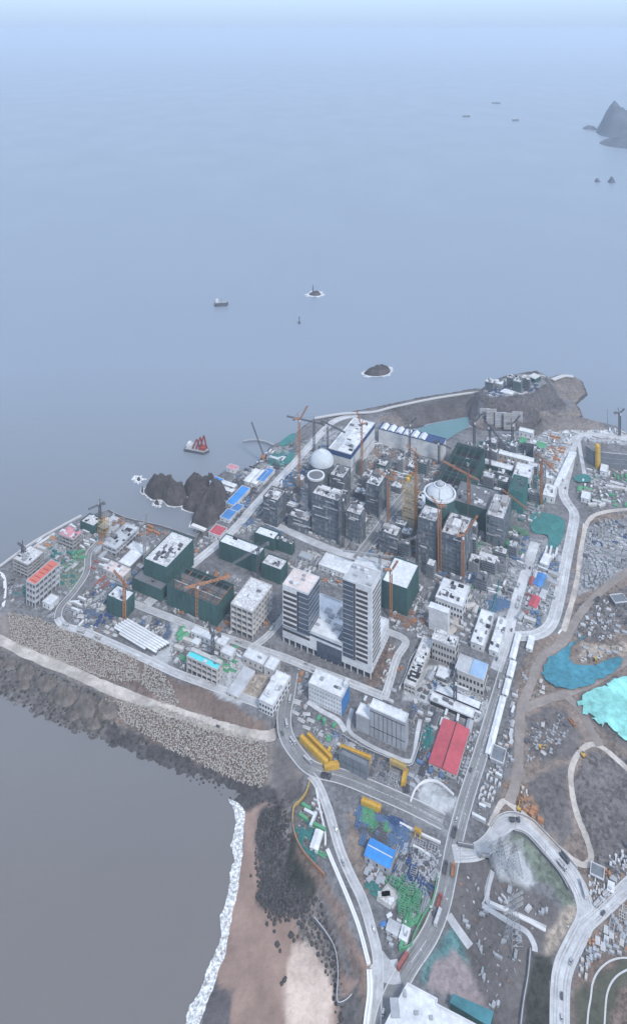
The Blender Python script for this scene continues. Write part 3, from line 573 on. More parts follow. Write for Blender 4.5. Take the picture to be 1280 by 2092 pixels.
S, NE, RC = simple, netted, rcframe
BL = [
 # --- nuclear island and halls
 (S, dict(name='turbine_hall', label='huge white turbine hall with a navy blue band under its flat roof', cat='industrial hall', f=(716,980,929,671), ry=865, wall='wall', roof='roof', pm='wall', units=14, win=0)),
 (S, dict(name='pump_hall', label='long white hall with six bright roof ridges beside the teal basin', cat='industrial hall', f=(903,942,910,773), ry=897, wall='wall', roof='navy', pm='navy', win=0)),
 (NE, dict(name='reactor_annex', label='grey netted block directly in front of the first reactor dome', f=(690,1108,1025,636), rx=703, net='net2', units=9, roof='roofc')),
 (NE, dict(name='reactor_annex', label='grey netted block with a small white penthouse, right of the first dome annex', f=(735,1112,1054,705), rx=746, net='net2', units=5)),
 (NE, dict(name='reactor_annex', label='low grey block with rubble strewn deck, left of the first dome annex', f=(628,1092,1066,588), rx=640, net='net2', units=16)),
 (NE, dict(name='service_tower', label='tall narrow grey netted tower next to the harbour road', f=(566,1078,1024,537), rx=584, net='net2', units=5)),
 (NE, dict(name='service_tower', label='slate grey netted tower between the two reactor sites', f=(773,1058,995,746), rx=792, net='net2', units=8, roof='roof')),
 (NE, dict(name='reactor_annex', label='tall dark netted block in front of the ringed dome', f=(889,1162,1068,853), rx=902, net='net2', units=6)),
 (NE, dict(name='reactor_annex', label='broad dark netted block right of the ringed dome', f=(946,1184,1102,900), rx=964, net='net2', units=12)),
 (NE, dict(name='reactor_annex', label='small dark block with white frames on its deck, left of the yellow scaffold', f=(810,1138,1097,773), rx=820, net='net2', units=8)),
 (NE, dict(name='turbine_hall', label='half built turbine hall in dark green net behind the ringed dome', cat='industrial hall', f=(950,1050,1008,888), ry=920, net='net', open=1, beam='net')),
 (NE, dict(name='reactor_annex', label='slate netted block with pale clutter on its deck, east of the ringed dome', f=(1028,1122,1062,992), rx=1044, net='gray2', units=12)),
 (NE, dict(name='pump_building', label='teal netted building below the white arcade building', f=(1068,1052,1008,1038), rx=1078, net='net3', units=2, roof='net')),
 (S, dict(name='workshop', label='white building with a row of dark arched windows east of the half built hall', f=(1082,1000,978,1048), rx=1090, win=(1,6,2), units=5)),
 (S, dict(name='long_hall', label='long pale hall with two curved roof sections behind the arcade building', f=(1088,957,944,1018), ry=936, roofk='gable', wall='cream')),
 (S, dict(name='long_hall', label='long green grey hall near the basin shore', f=(1112,929,916,1060), ry=905, wall='grey', roof='green', roofk='gable')),
 (S, dict(name='site_office', label='white block by the cove with a flat roof', f=(1088,899,887,1059), ry=880)),
 (S, dict(name='long_hall', label='narrow white roof running behind the half built hall towards the arcade', f=(1045,972,962,985), ry=953, wall='net', roof='roof')),
 (NE, dict(name='service_tower', label='dark grey netted tower left of the yellow scaffold tower', f=(700,1018,978,672), rx=716, net='net2', units=7)),
 (NE, dict(name='service_tower', label='low dark netted block right of the ringed dome top', f=(990,1062,1038,956), rx=1004, net='net2', units=8)),
 (NE, dict(name='netted_building', label='dark green netted tier below the half built hall, right of the ringed dome', f=(1004,1092,1046,922), ry=1004, net='net', units=14, roof='darkc')),
 # --- middle
 (S, dict(name='grey_cube', label='windowless grey cube on the pinkish yard', f=(635,1154,1145,609), rx=642, wall='grey', roof='grey', par=0)),
 (NE, dict(name='netted_building', label='long green netted building with a pale sheet roof beside the harbour road', f=(527,1172,1137,447), ry=1120, roof='lblue' if 0 else 'roof', units=3)),
 (NE, dict(name='netted_building', label='square green netted building just left of the shorter office tower', f=(573,1195,1166,533), ry=1146, units=8)),
 (NE, dict(name='netted_building', label='green netted building with a pale roof, behind the long one', f=(559,1127,1103,519), ry=1089, roof='roof', units=1)),
 (NE, dict(name='netted_building', label='low green netted building with bare deck, right of its taller twin', f=(596,1135,1114,559), ry=1106, units=8)),
 (RC, dict(name='unfinished_building', label='five storey bare concrete frame left of the shorter office tower', f=(516,1310,1252,471), ry=1197, fl=5, units=7, bars=1)),
 (NE, dict(name='netted_building', label='green netted building with a bright blank roof right of the taller office tower', f=(831,1260,1205,779), rx=855, roof='roof', units=0)),
 (S, dict(name='long_shed', label='white roofed shed behind the office towers, left end', f=(707,1184,1175,650), ry=1150)),
 (S, dict(name='long_shed', label='white roofed shed behind the taller office tower', f=(800,1217,1200,712), ry=1168)),
 (S, dict(name='gatehouse', label='white gatehouse with a roof opening near the road fork', f=(537,1374,1360,496), ry=1342, wall='cream', units=1)),
 (S, dict(name='gatehouse', label='white L shaped annex right of the gatehouse', f=(559,1388,1372,539), ry=1350, wall='cream', units=1)),
 (S, dict(name='site_office', label='stepped white office above the tetrapod slope road', f=(557,1466,1444,529), ry=1384, win=(2,5,6), units=4)),
 (S, dict(name='low_shed', label='pale flat shed beside the bare brown plot', f=(486,1432,1426,464), ry=1374, wall='cream', roof='roofg')),
 (S, dict(name='laboratory', label='wide white building with blue end wall in front of the office towers', f=(697,1463,1427,630), ry=1396, win=(4,12,0), winm='grey', units=2)),
 (S, dict(name='storage_building', label='tall white building with vertical dark panel seams', f=(827,1537,1478,755), ry=1461, wall='grey', roof='roof', pm='roof', win=0)),
 (S, dict(name='storage_building', label='lower white annex left of the tall building with panel seams', f=(754,1503,1471,727), ry=1450, wall='grey', roof='roof', win=0)),
 (S, dict(name='red_roof_hall', label='hall with a big red roof split by a dark ridge beside the main road', cat='industrial hall', f=(931,1594,1584,875), ry=1491, wall='cream', roof='red', roofk='gable', along='y', ridge='dark', pitch=.05)),
 (NE, dict(name='netted_box', label='slate grey panelled box standing in the yellow crane yard', f=(749,1595,1568,692), ry=1556, net='gray2', units=0, roof='gray2')),
 (S, dict(name='blue_roof_hall', label='hall with a bright blue gabled roof and white ridge light', cat='industrial hall', f=(795,1790,1775,744), ry=1739, wall='grey', roof='blue', roofk='gable', along='x', ridge='wall', pitch=.1)),
 (S, dict(name='white_building', label='white building with a row of small dark windows east of the netted block', f=(944,1267,1241,889), ry=1200, win=(2,9,3), units=9)),
 (S, dict(name='white_building', label='plain white cube in front of the white building with small windows', f=(914,1299,1254,875), rx=918, par=1, win=0)),
 (RC, dict(name='unfinished_building', label='narrow bare concrete wing with cross walls and dark slots', f=(848,1422,1406,824), ry=1308, fl=2, units=9)),
 (S, dict(name='concrete_block', label='raw concrete block with rows of small openings, joined to the narrow wing', f=(929,1366,1324,882), ry=1304, wall='cream', roof='roofc', win=(3,8,1), units=8)),
 (S, dict(name='office_building', label='long building whose roof is half grey and half light blue', f=(987,1423,1391,929), ry=1360, wall='cream', roof='roofg', units=0, win=(2,8,4))),
 (S, dict(name='long_shed', label='long white shed with clutter on its roof beside the main road', f=(987,1334,1322,961), ry=1255, units=6)),
 (S, dict(name='long_shed', label='narrow white shed nearest the turning circle', f=(1018,1345,1336,998), ry=1268, units=6)),
 (S, dict(name='long_shed', label='long low shed with white roof above the red hall', f=(977,1456,1448,890), ry=1436, units=0, wall='dark')),
 (S, dict(name='long_shed', label='second long low shed just above the red hall', f=(965,1476,1468,878), ry=1452, units=2, wall='dark')),
 (S, dict(name='white_hut', label='small white hut above the long low sheds', f=(914,1398,1391,890), ry=1371, wall='darkc')),
 (S, dict(name='slate_shed', label='slate green shed at the foot of the white roadside barracks', f=(1027,1568,1562,1001), ry=1534, wall='grey', roof='gray2')),
 (S, dict(name='roadside_barrack', label='white roadside barrack nearest the turning circle', f=(1051,1352,1347,1040), ry=1296, group='white barracks in line along the main road', roofk='gable')),
 (S, dict(name='roadside_barrack', label='second white roadside barrack from the turning circle', f=(1046,1390,1384,1034), ry=1353, group='white barracks in line along the main road', roofk='gable')),
 (S, dict(name='roadside_barrack', label='third white roadside barrack from the turning circle', f=(1036,1427,1421,1025), ry=1390, group='white barracks in line along the main road', roofk='gable')),
 (S, dict(name='roadside_barrack', label='longest white roadside barrack next to the slate shed', f=(1003,1549,1543,991), ry=1426, group='white barracks in line along the main road', roofk='gable')),
 # --- east yard
 (S, dict(name='warehouse', label='white roofed warehouse north of the blue roof in the east yard', f=(1118,1163,1157,1102), ry=1136, rot=-.12)),
 (S, dict(name='blue_roof_shed', label='small royal blue roofed shed in the east yard', f=(1105,1206,1200,1088), ry=1176, roof='blue2', rot=-.12, roofk='gable')),
 (S, dict(name='red_roof_shed', label='dark red roofed shed in the east yard', f=(1095,1250,1243,1078), ry=1222, roof='red', rot=-.12, roofk='gable')),
 (S, dict(name='grey_shed', label='grey shed right of the blue roofed shed', f=(1117,1212,1207,1104), ry=1186, roof='gray2', rot=-.12)),
 (S, dict(name='grey_shed', label='grey shed between the blue and red roofs', f=(1111,1230,1225,1099), ry=1208, roof='roofg', rot=-.12)),
 (S, dict(name='strip_shed', label='upper of two bright strip roofs below the slate netted block', f=(1014,1150,1145,978), ry=1138, roof='roof')),
 (S, dict(name='strip_shed', label='lower of two bright strip roofs below the slate netted block', f=(1011,1158,1153,977), ry=1146, roof='roof')),
 (S, dict(name='long_barrack', label='white barrack row alongside the east road, inner row', f=(1139,1000,994,1130), ry=925, rot=-.1)),
 (S, dict(name='long_barrack', label='white barrack row alongside the east road, outer row', f=(1152,985,979,1144), ry=925, rot=-.1)),
 (S, dict(name='site_office', label='pale block with two round openings by the east road barracks', f=(1131,1030,1018,1108), ry=995, units=4)),
 (S, dict(name='site_office', label='pale office block under the rust red crane', f=(1128,992,980,1108), ry=966, units=3)),
 # --- west block
 (RC, dict(name='unfinished_building', label='three storey frame with a long orange red deck on the west block', f=(72,1244,1196,53), ry=1152, fl=4, roof='orange', slab='roofg', units=0)),
 (RC, dict(name='unfinished_building', label='bare frame with pale deck behind the orange red deck', f=(57,1183,1156,26), ry=1128, fl=4, slab='conc', units=6)),
 (S, dict(name='white_hut', label='small white roofed hut at the foot of the orange decked frame', f=(103,1248,1238,87), ry=1222)),
 (RC, dict(name='unfinished_building', label='grey frame with a pink deck near the west seawall', f=(149,1126,1104,119), ry=1086, fl=3, roof='pinkd', slab='conc', units=5)),
 (NE, dict(name='netted_tower', label='dark green netted tower by the yellow crane base', f=(191,1092,1076,164), ry=1060, units=3)),
 (RC, dict(name='unfinished_building', label='grey frame with white roof pieces near the sea wall', f=(237,1139,1123,210), ry=1079, fl=2, slab='roofg', roof='roofg', units=9)),
 (S, dict(name='white_hut', label='low square white roof with skylight strips', f=(292,1138,1133,259), ry=1120, wall='cream')),
 (S, dict(name='white_shed', label='smooth white roofed shed with dark open side', f=(265,1170,1159,242), ry=1132, wall='darkc')),
 (S, dict(name='low_shed', label='low pinkish roofed shed under the orange mobile crane', f=(251,1192,1180,211), ry=1164, wall='cream', roof='roofp', units=5)),
 (NE, dict(name='netted_building', label='large green netted building with white deck clutter by the seawall', f=(340,1216,1161,294), ry=1102, units=22, roof='roofc')),
 (NE, dict(name='netted_building', label='lower green netted tier in front of the large netted building', f=(329,1230,1207,270), ry=1186, units=2, roof='pinkd' if 0 else 'darkc')),
 (NE, dict(name='netted_building', label='very wide dark netted hall with open roof trusses', f=(443,1281,1240,341), ry=1196, open=1)),
 (NE, dict(name='netted_cube', label='small green netted cube with a white deck beside the storage rows', f=(254,1267,1233,218), ry=1211, units=6, roof='roof')),
 (RC, dict(name='unfinished_building', label='open frame topped by a turquoise roof at the west road', f=(443,1403,1370,381), ry=1353, fl=3, roof='turq', units=2)),
 (S, dict(name='white_shed', label='longest white hut behind the turquoise roof', f=(437,1323,1311,390), ry=1300)),
 (S, dict(name='white_hut', label='boxy white hut right of the longest white hut', f=(458,1332,1322,440), ry=1306)),
 (S, dict(name='white_hut', label='white hut near the road corner right of the turquoise roof', f=(472,1352,1343,450), ry=1328)),
 (S, dict(name='white_hut', label='tiny white hut left of the longest white hut', f=(404,1324,1318,391), ry=1308)),
 # --- coast strip blue roofs
 (S, dict(name='barrack', label='outer long white roofed barrack on the coast strip', f=(509,992,987,497), rx=533, z0=12)),
 (S, dict(name='barrack', label='white roofed barrack left of the royal blue strip roof', f=(523,996,991,511), rx=548)),
 (S, dict(name='barrack', label='royal blue strip roof beside the harbour road', f=(538,992,986,523), rx=561, roof='blue2')),
 (S, dict(name='blue_roof_shed', label='broad bright blue roof next to the dark headland', f=(478,1040,1034,461), rx=511, roof='blue')),
 (S, dict(name='blue_roof_shed', label='small royal blue roof nearest the red roof on the coast strip', f=(468,1070,1064,449), rx=484, roof='blue2')),
 (S, dict(name='blue_roof_shed', label='small blue roof between the two larger coast roofs', f=(486,1052,1047,470), rx=498, roof='blue2')),
 (S, dict(name='red_roof_shed', label='pinkish red roof at the foot of the dark headland', f=(449,1108,1097,426), rx=464, roof='red')),
 (S, dict(name='strip_shed', label='short white strip roof above the broad blue roof', f=(478,1000,996,447), ry=990)),
 (S, dict(name='strip_shed', label='second short white strip roof above the broad blue roof', f=(474,1010,1006,445), ry=1001)),
 (S, dict(name='blue_roof_shed', label='small blue shed on the shore beside the headland spire', f=(446,996,991,428), ry=980, roof='blue')),
 (S, dict(name='white_hut', label='short white hut on the green coastal yard', f=(568,942,939,549), ry=936)),
 (S, dict(name='barrack', label='small pink hut above the white strips', f=(480,968,962,462), ry=954, roof='pinkd')),
 # --- south yard
 (S, dict(name='strip_shed', label='white half of the strip shed by the walled compound', f=(800,1876,1870,792), rot=.95, rx=812, roofk='gable')),
 (S, dict(name='strip_shed', label='blue half of the strip shed by the walled compound', f=(788,1894,1888,779), rot=.95, rx=797, roof='blue2', roofk='gable')),
 (S, dict(name='grey_shed', label='grey shed at the south tip of the pipe yard', f=(811,1920,1913,788), ry=1890, roof='roofg', roofk='gable')),
 (S, dict(name='white_shed', label='white stepped shed at the south tip of the pipe yard', f=(830,1934,1926,814), ry=1899, units=2)),
 (S, dict(name='white_shed', label='white roofed shed in the small yard with the orange fence', f=(648,1746,1737,633), ry=1700, roofk='gable', rot=.12)),
 (S, dict(name='guard_hut', label='flat grey hut near the small pylon yard', f=(1022,1748,1741,1006), ry=1726, roof='roofg')),
 (S, dict(name='white_hut', label='white hut in the scrap yard beside the branch road', f=(1253,1832,1826,1240), ry=1806)),
 (S, dict(name='grey_shed', label='dark shed in the scrap yard beside the loop road', f=(1232,1806,1800,1205), ry=1776, wall='darkc', roof='gray2')),
 (S, dict(name='quarry_shed', label='dark grey angled shed on the bare quarry floor', f=(1282,1238,1230,1256), ry=1214, roof='gray2', wall='darkc', rot=.6)),
 (S, dict(name='white_hut', label='white hut in the green dirt plot beside the roadside barracks', f=(1086,1334,1328,1074), ry=1302)),
 (S, dict(name='site_office', label='white site office by the east quarry works', f=(1240,975,966,1225), ry=952)),
 (S, dict(name='white_hut', label='white hut south of the netted east wall', f=(1204,1030,1022,1186), ry=1008)),
]
OBJ = {}
for fn, a_ in BL:
    OBJ[a_['label']] = fn(a_)
def part(mb, name, m, parent): return mb.build(name, M[m], parent)
# special dressing
r, w_, d_, H_ = OBJ['huge white turbine hall with a navy blue band under its flat roof']
mb = MB(); x, y = w_ / 2 + .35, d_ / 2 + .35
mb.box(-x, x, -y, -y + .3, H_ - 7, H_ - .1).box(x - .3, x, -y + .3, y, H_ - 7, H_ - .1); part(mb, 'blue_band', 'navy', r)
mb = MB()
for z in (H_ * .42,): mb.box(w_ / 2 + .01, w_ / 2 + .2, -d_ / 2, d_ / 2, z, z + .7)
mb.box(w_ / 2 + .01, w_ / 2 + .2, -.4, .4, 0, H_ - 7); part(mb, 'seam', 'darkc', r)
mb = MB()
for i in range(4): mb.box(-w_ / 2 + 3 + i * 3, -w_ / 2 + 3.8 + i * 3, -d_ / 2 + 2, d_ / 2 - 2, H_ + .45, H_ + .9)
part(mb, 'roof_rail', 'steel', r)
r, w_, d_, H_ = OBJ['long white hall with six bright roof ridges beside the teal basin']
for i in range(6):
    xa = -w_ / 2 + 2 + i * w_ / 8.2; MB().gable(xa, xa + w_ / 8.2 - 2.4, -d_ / 2 + 1, d_ / 2 - 1, H_ + .5, H_ + 3.4, 'y', 0).build('roof_monitor', M['roof'], r)
r, w_, d_, H_ = OBJ['wide white building with blue end wall in front of the office towers']
MB().box(w_ / 2 + .02, w_ / 2 + .5, -d_ / 2, d_ / 2, 0, H_ - 2).build('blue_end_wall', M['blue2'], r)
MB().box(w_ / 2 - 3, w_ / 2 + .6, d_ * .1, d_ / 2, H_, H_ + 5).build('stair_tower', M['wall'], r)
r, w_, d_, H_ = OBJ['tall white building with vertical dark panel seams']
mb = MB()
for i in range(1, 8): mb.box(-w_ / 2 + w_ * i / 8, -w_ / 2 + w_ * i / 8 + .35, -d_ / 2 - .15, -d_ / 2 - .01, 1, H_ - 3)
mb.box(-w_ / 2, w_ / 2, -d_ / 2 - .16, -d_ / 2 - .01, H_ * .34, H_ * .34 + .5).box(-w_ / 2, w_ / 2, -d_ / 2 - .16, -d_ / 2 - .01, H_ - 3, H_ - 2.4)
part(mb, 'seam', 'dark', r)
r, w_, d_, H_ = OBJ['long building whose roof is half grey and half light blue']
MB().box(0, w_ / 2, -d_ / 2, d_ / 2, H_ + .46, H_ + 1.6).build('blue_roof', M['lblue'], r)
r, w_, d_, H_ = OBJ['narrow bare concrete wing with cross walls and dark slots']
for i in range(6):
    yy = -d_ / 2 + 6 + i * (d_ * .45) / 6; MB().box(-w_ / 2 + 1.5, w_ / 2 - 1.5, yy, yy + 2.6, H_ + .13, H_ + .3 + i % 2 * .2).build('roof_slot', M['dark'], r)
r, w_, d_, H_ = OBJ['open frame topped by a turquoise roof at the west road']
MB().box(-w_ / 2, w_ / 2, d_ * .1, d_ / 2, H_ + 1, H_ + 1.5).build('rear_deck', M['cream'], r)
r, w_, d_, H_ = OBJ['three storey frame with a long orange red deck on the west block']
mb = MB()
for i in range(5): mb.box(-w_ * .3, w_ * .25, -d_ * .4 + i * d_ * .17, -d_ * .4 + i * d_ * .17 + .5, H_ + .13, H_ + .8)
part(mb, 'deck_rib', 'red', r)

# ------------------------------------------------------------------ office complex: podium and two towers, one building
c, w_, d_, H_, an = frame(758, 1390, 1342, 577, ry=1268)
OCC.append((c.x, c.y, w_ / 2 + 3, d_ / 2 + 3, an))
off = thing('office_complex', 'white office complex of two towers joined by a low podium', 'office building', (c.x, c.y, ZL), an)
part(MB().box(-w_ / 2, w_ / 2, -d_ / 2, d_ / 2, 6.5, H_), 'podium_wall', 'wall', off)
part(MB().box(-w_ / 2 + 2.5, w_ / 2 - 2.5, -d_ / 2 + 2.5, d_ / 2 - 2.5, -.4, 6.5), 'podium_base', 'glass', off)
oroof = part(MB().box(-w_ / 2 + .5, w_ / 2 - .5, -d_ / 2 + .5, d_ / 2 - .5, H_, H_ + .3), 'roof', 'roof', off)
parapet(oroof, w_, d_, H_ + .3, M['wall'], 1.2, .7)
for i in range(15):
    x = -w_ / 2 + 1 + i * (w_ - 2) / 14; part(MB().box(x - .5, x + .5, -d_ / 2 + .1, -d_ / 2 + 1.1, -.3, 6.5), 'column', 'wall', off)
fr = -d_ / 2
part(MB().box(-w_ / 2 + .3, -w_ * .18, fr - .2, fr + .1, H_ - 5.5, H_ - 2.5), 'window', 'brown', off)
part(MB().box(-w_ / 2 + .3, -w_ * .18, fr - .2, fr + .1, H_ - 10.5, H_ - 8), 'window', 'brown', off)
part(MB().box(-w_ * .18, w_ * .18, fr - .2, fr + .1, H_ - 4, H_ - 1.8), 'window', 'glass', off)
part(MB().box(-w_ * .10, w_ * .18, fr - .25, fr + .1, 2, H_ - 7), 'window', 'glass', off)
for i in range(10):
    yy = -d_ / 2 + 4 + i * (d_ - 6) / 10
    for z in (5, 10.5, 16): part(MB().box(w_ / 2 - .1, w_ / 2 + .2, yy, yy + 2, z, z + 2.2), 'window', 'grey', off)
roof_units(oroof, w_ * .5, d_ * .7, H_ + .3, 12, random.Random(5), M['grey'])
mb = MB()
for i in range(7): mb.box(-w_ * .02 + i * 1.6, -w_ * .02 + i * 1.6 + .5, d_ * .15, d_ * .36, H_ + .5, H_ + 1.5)
part(mb, 'pergola', 'steel', off)
part(MB().box(w_ * .12, w_ * .2, -d_ * .42, 0, H_ + .3, H_ + 1.8), 'skylight', 'glass', off)
def tower(fx, by, ty, lx, ry, floors, splitx, side, zb0, roofm):
    c2, w2, d2, H2, a2 = frame(fx, by, ty, lx, ry=ry)
    rel = Matrix.Rotation(-an, 2) @ Vector((c2.x - c.x, c2.y - c.y)); cx, cy = rel.x, rel.y
    def bx(x0, x1, y0, y1, z0, z1, nm, m): part(MB().box(cx + x0, cx + x1, cy + y0, cy + y1, z0, z1), nm, m, off)
    X2, Y2 = w2 / 2, d2 / 2; bx(-X2, X2, -Y2, Y2, -.3 if zb0 < 1 else zb0, H2, 'tower_wall', 'wall')
    bx(-X2 + .5, X2 - .5, -Y2 + .5, Y2 - .5, H2, H2 + .4, 'roof', roofm)
    mb = MB(); t = .6
    mb.box(cx - X2, cx + X2, cy - Y2, cy - Y2 + t, H2, H2 + 1.6).box(cx - X2, cx + X2, cy + Y2 - t, cy + Y2, H2, H2 + 1.6).box(cx - X2, cx - X2 + t, cy - Y2 + t, cy + Y2 - t, H2, H2 + 1.6).box(cx + X2 - t, cx + X2, cy - Y2 + t, cy + Y2 - t, H2, H2 + 1.6)
    part(mb, 'parapet', 'wall', off)
    fh = (H2 - zb0 - 4) / floors
    xs = -X2 + w2 * splitx
    if side == 'bandleft': b0, b1, g0, g1 = -X2 + .8, xs - 1.5, xs + .8, X2 - .3
    else: b0, b1, g0, g1 = xs + 1.8, X2 - 4.5, -X2 + .1, xs - 1
    for i in range(floors):
        z = zb0 + 1.5 + i * fh
        bx(b0, b1, -Y2 - .1, -Y2 + .3, z, z + fh * .58, 'window', 'brown')
        if side == 'bandright':
            bx(X2 - .3, X2 + .1, -Y2 + 3, Y2 - 1.2, z, z + fh * .5, 'window', 'brown')
    zl = zb0 + .5
    bx(g0, g1, -Y2 - .35, -Y2 + .3, zl, H2 - .4, 'glass_wall', 'glass')
    if side == 'bandleft': bx(X2 - .3, X2 + .35, -Y2 - .34, Y2 - .6, zl, H2 - .4, 'glass_wall', 'glass')
    mb = MB()
    for i in range(floors):
        z = zb0 + 1.5 + i * fh + fh * .55; mb.box(cx + g0, cx + g1, cy - Y2 - .5, cy - Y2 - .36, z, z + .8)
        if side == 'bandleft': mb.box(cx + X2 + .36, cx + X2 + .5, cy - Y2 - .3, cy + Y2 - .6, z, z + .8)
    part(mb, 'spandrel', 'steel', off)
    s0 = xs - .9 if side == 'bandleft' else xs - .4
    bx(s0, s0 + 1.6, -Y2 - .42, -Y2 + .2, zl, H2 - .5, 'recess_shade_strip', 'dark')  # raised black strip, the shade of a facade recess painted in
    mb = MB(); rnd = random.Random(floors)
    for i in range(9):
        xx, yy = rnd.uniform(-X2 + 4, X2 - 4), rnd.uniform(-Y2 + 4, Y2 - 4); sx = rnd.uniform(1, 3)
        bx(xx - sx, xx + sx, yy - 1, yy + 1.4, H2 + .4, H2 + rnd.uniform(1.5, 3.4), 'roof_unit', rnd.choice(['roof', 'steel', 'grey', 'wall']))
tower(629, 1343, 1216, 577, 1181, 7, .6, 'bandleft', 24.0, 'roofp')
tower(758.6, 1391, 1205, 700, 1171, 15, .4, 'bandright', 14.0, 'roofg')

# ------------------------------------------------------------------ reactors
def lathe_thing(name, label, cat, px, py, parts, z0=ZL):
    p = g(px, py, z0); r = thing(name, label, cat, (p.x, p.y, z0)); OCC.append((p.x, p.y, 24, 24, 0))
    for nm, prof, m in parts: MB().lathe(prof, 40).build(nm, M[m], r, smooth=False)
    return r
def dome(R0, z0, h, n=9): return [(max(R0 * math.cos(t), .05), z0 + h * math.sin(t)) for t in [math.pi / 2 * i / n for i in range(n + 1)]]
r = lathe_thing('reactor', 'reactor building with smooth pale dome beside the turbine hall', 'reactor', 657, 992, [
  ('wall', [(18.5, -1), (18.5, 36)], 'net2'), ('dome', dome(18.2, 36, 17), 'dome'), ('dome_cap', [(5, 51.5), (5, 53), (4, 53.6)], 'wall')])
r = lathe_thing('reactor', 'low round reactor pit with white rim in front of the smooth dome', 'reactor', 645, 1035, [
  ('wall', [(11.5, -1), (11.5, 45)], 'darkc'), ('rim', [(12.6, 43.5), (12.6, 46), (10.4, 46), (10.4, 43.5)], 'roof'), ('dome', dome(10, 40, 3), 'net2')])
r = lathe_thing('reactor', 'tall reactor with teal netted wall and white ring round its dome', 'reactor', 898, 1100, [
  ('wall', [(25, -1), (25, 34), (19.5, 36), (19.5, 59), (18.5, 62)], 'net'), ('ring', [(19.3, 60.5), (21.6, 60.5), (21.6, 63), (19.3, 63), (19.3, 60.5)], 'roof'),
  ('dome', dome(18.2, 60, 13), 'dome'), ('top_ring', [(6.6, 71.2), (8.2, 71.2), (8.2, 73.2), (6.6, 73.2), (6.6, 71.2)], 'roof'), ('cap', [(5, 71), (5, 75), (3, 77.5), (.05, 78)], 'grey')])
for k in range(12):
    t = 2 * math.pi * k / 12; MB().box(18.3, 19.5, -.3, .3, 61, 62.2, Matrix.Rotation(t, 4, 'Z')).build('ring_bracket', M['steel'], r)
mb = MB()
for k in (0.2, 1.77, 4.5):
    prev = None
    for q, z in dome(18.35, 60.1, 13.1):
        p = Vector((q * math.cos(k), q * math.sin(k), z))
        if prev: mb.bar(prev, p, .35)
        prev = p
mb.build('dome_rib', M['darkc'], r)

# ------------------------------------------------------------------ tower cranes
def lattice(mb, p, q, wd, step, r):
    p, q = Vector(p), Vector(q); n = (q - p).normalized(); L = (q - p).length
    u = n.cross(Vector((0, 0, 1)) if abs(n.z) < .9 else Vector((1, 0, 0))).normalized() * wd / 2; v = n.cross(u)
    cs = [u + v, u - v, -u - v, -u + v]
    for c_ in cs: mb.bar(p + c_, q + c_, r)
    k = max(1, int(L / step))
    for i in range(k):
        a_, b_ = p + n * L * i / k, p + n * L * (i + 1) / k
        for j in range(4): mb.bar(a_ + cs[j], b_ + cs[(j + 1) % 4], r * .75)
def crane(label, px, by, ty, jx, jy, col='rust', kind='hammer', jl=None, wd=2.6):
    """mast at ground pixel (px, by) rising to pixel height ty; the jib tip is seen at (jx, jy)"""
    P = g(px, by); Hh = (by - ty) * P.y / FPX; root = thing('tower_crane', label, 'tower crane', P, 0, 'tower cranes over the building site')
    OCC.append((P.x, P.y, 2.5, 2.5, 0))
    m = M[col]; part(MB().box(-2.6, 2.6, -2.6, 2.6, -.3, 1.2), 'base', 'conc', root)
    mb = MB(); lattice(mb, (0, 0, 1), (0, 0, Hh - 4), wd, 4.5, .46); mb.build('mast', m, root)
    # jib direction from the pixel of its tip, taken at the height of the jib for a hammerhead
    if kind == 'hammer':
        d = (CH - ZL - Hh) * FPX / (jy - HY); T = Vector(((jx - CX) * d / FPX, d, 0)) - Vector((P.x, P.y, 0)); L = min(T.length, 68); T = T.normalized()
        tip = T * L + Vector((0, 0, Hh - 3)); back = T * -min(18, L * .35) + Vector((0, 0, Hh - 3)); apex = Vector((0, 0, Hh + 5))
        mb = MB(); lattice(mb, T * 1.5 + Vector((0, 0, Hh - 3)), tip, 1.6, 4, .32); mb.build('jib', m, root)
    else:
        dx = (jx - px) * P.y / FPX; dz = (ty - jy) * P.y / FPX; L = math.hypot(dx, dz); T = Vector((1 if dx > 0 else -1, 0, 0))
        tip = Vector((dx, 0, Hh - 2 + dz)); back = T * -8 + Vector((0, 0, Hh - 2)); apex = T * -3 + Vector((0, 0, Hh + 6))
        mb = MB(); lattice(mb, T * 1.5 + Vector((0, 0, Hh - 2)), tip, 1.5, 4, .32); mb.build('jib', m, root)
    mb = MB(); lattice(mb, Vector((0, 0, Hh - 3)), back, 1.8, 4, .36); cj = mb.build('counter_jib', m, root)
    s = T.cross(Vector((0, 0, 1)))
    Mx = Matrix.Translation(back) @ Matrix.Rotation(math.atan2(T.y, T.x), 4, 'Z'); MB().box(-1.6, 1.6, -1.6, 1.6, -2.6, .6, Mx).build('counterweight', M['darkc'], cj)
    mb = MB(); mb.bar((0, 0, Hh - 3), apex, .5); mb.build('apex', m, root)
    mb = MB(); mb.bar(apex, tip * .62 + Vector((0, 0, (Hh - 3) * .38)) if kind == 'hammer' else tip, .12).bar(apex, back, .14); mb.build('tie_bar', M['craned'], root)
    Mx = Matrix.Translation(Vector((0, 0, Hh - 4.6)) + T * .5 + s * 2.0) @ Matrix.Rotation(math.atan2(T.y, T.x), 4, 'Z'); MB().box(-1, 1.2, -.9, .9, -1.2, 1.2, Mx).build('cab', M['wall'], root)
    MB().box(-1.6, 1.6, -1.6, 1.6, Hh - 4.5, Hh - 3.2).build('slewing_ring', M['craned'], root)
crane('brown luffing crane left of the first reactor site by the harbour road', 611, 1002, 852, 628, 826, 'rust', 'luff')
crane('dark crane with very long jib above the harbour road', 641, 962, 858, 585, 846, 'craned')
crane('dark crane beside the left edge of the white turbine hall', 669, 940, 862, 705, 880, 'craned')
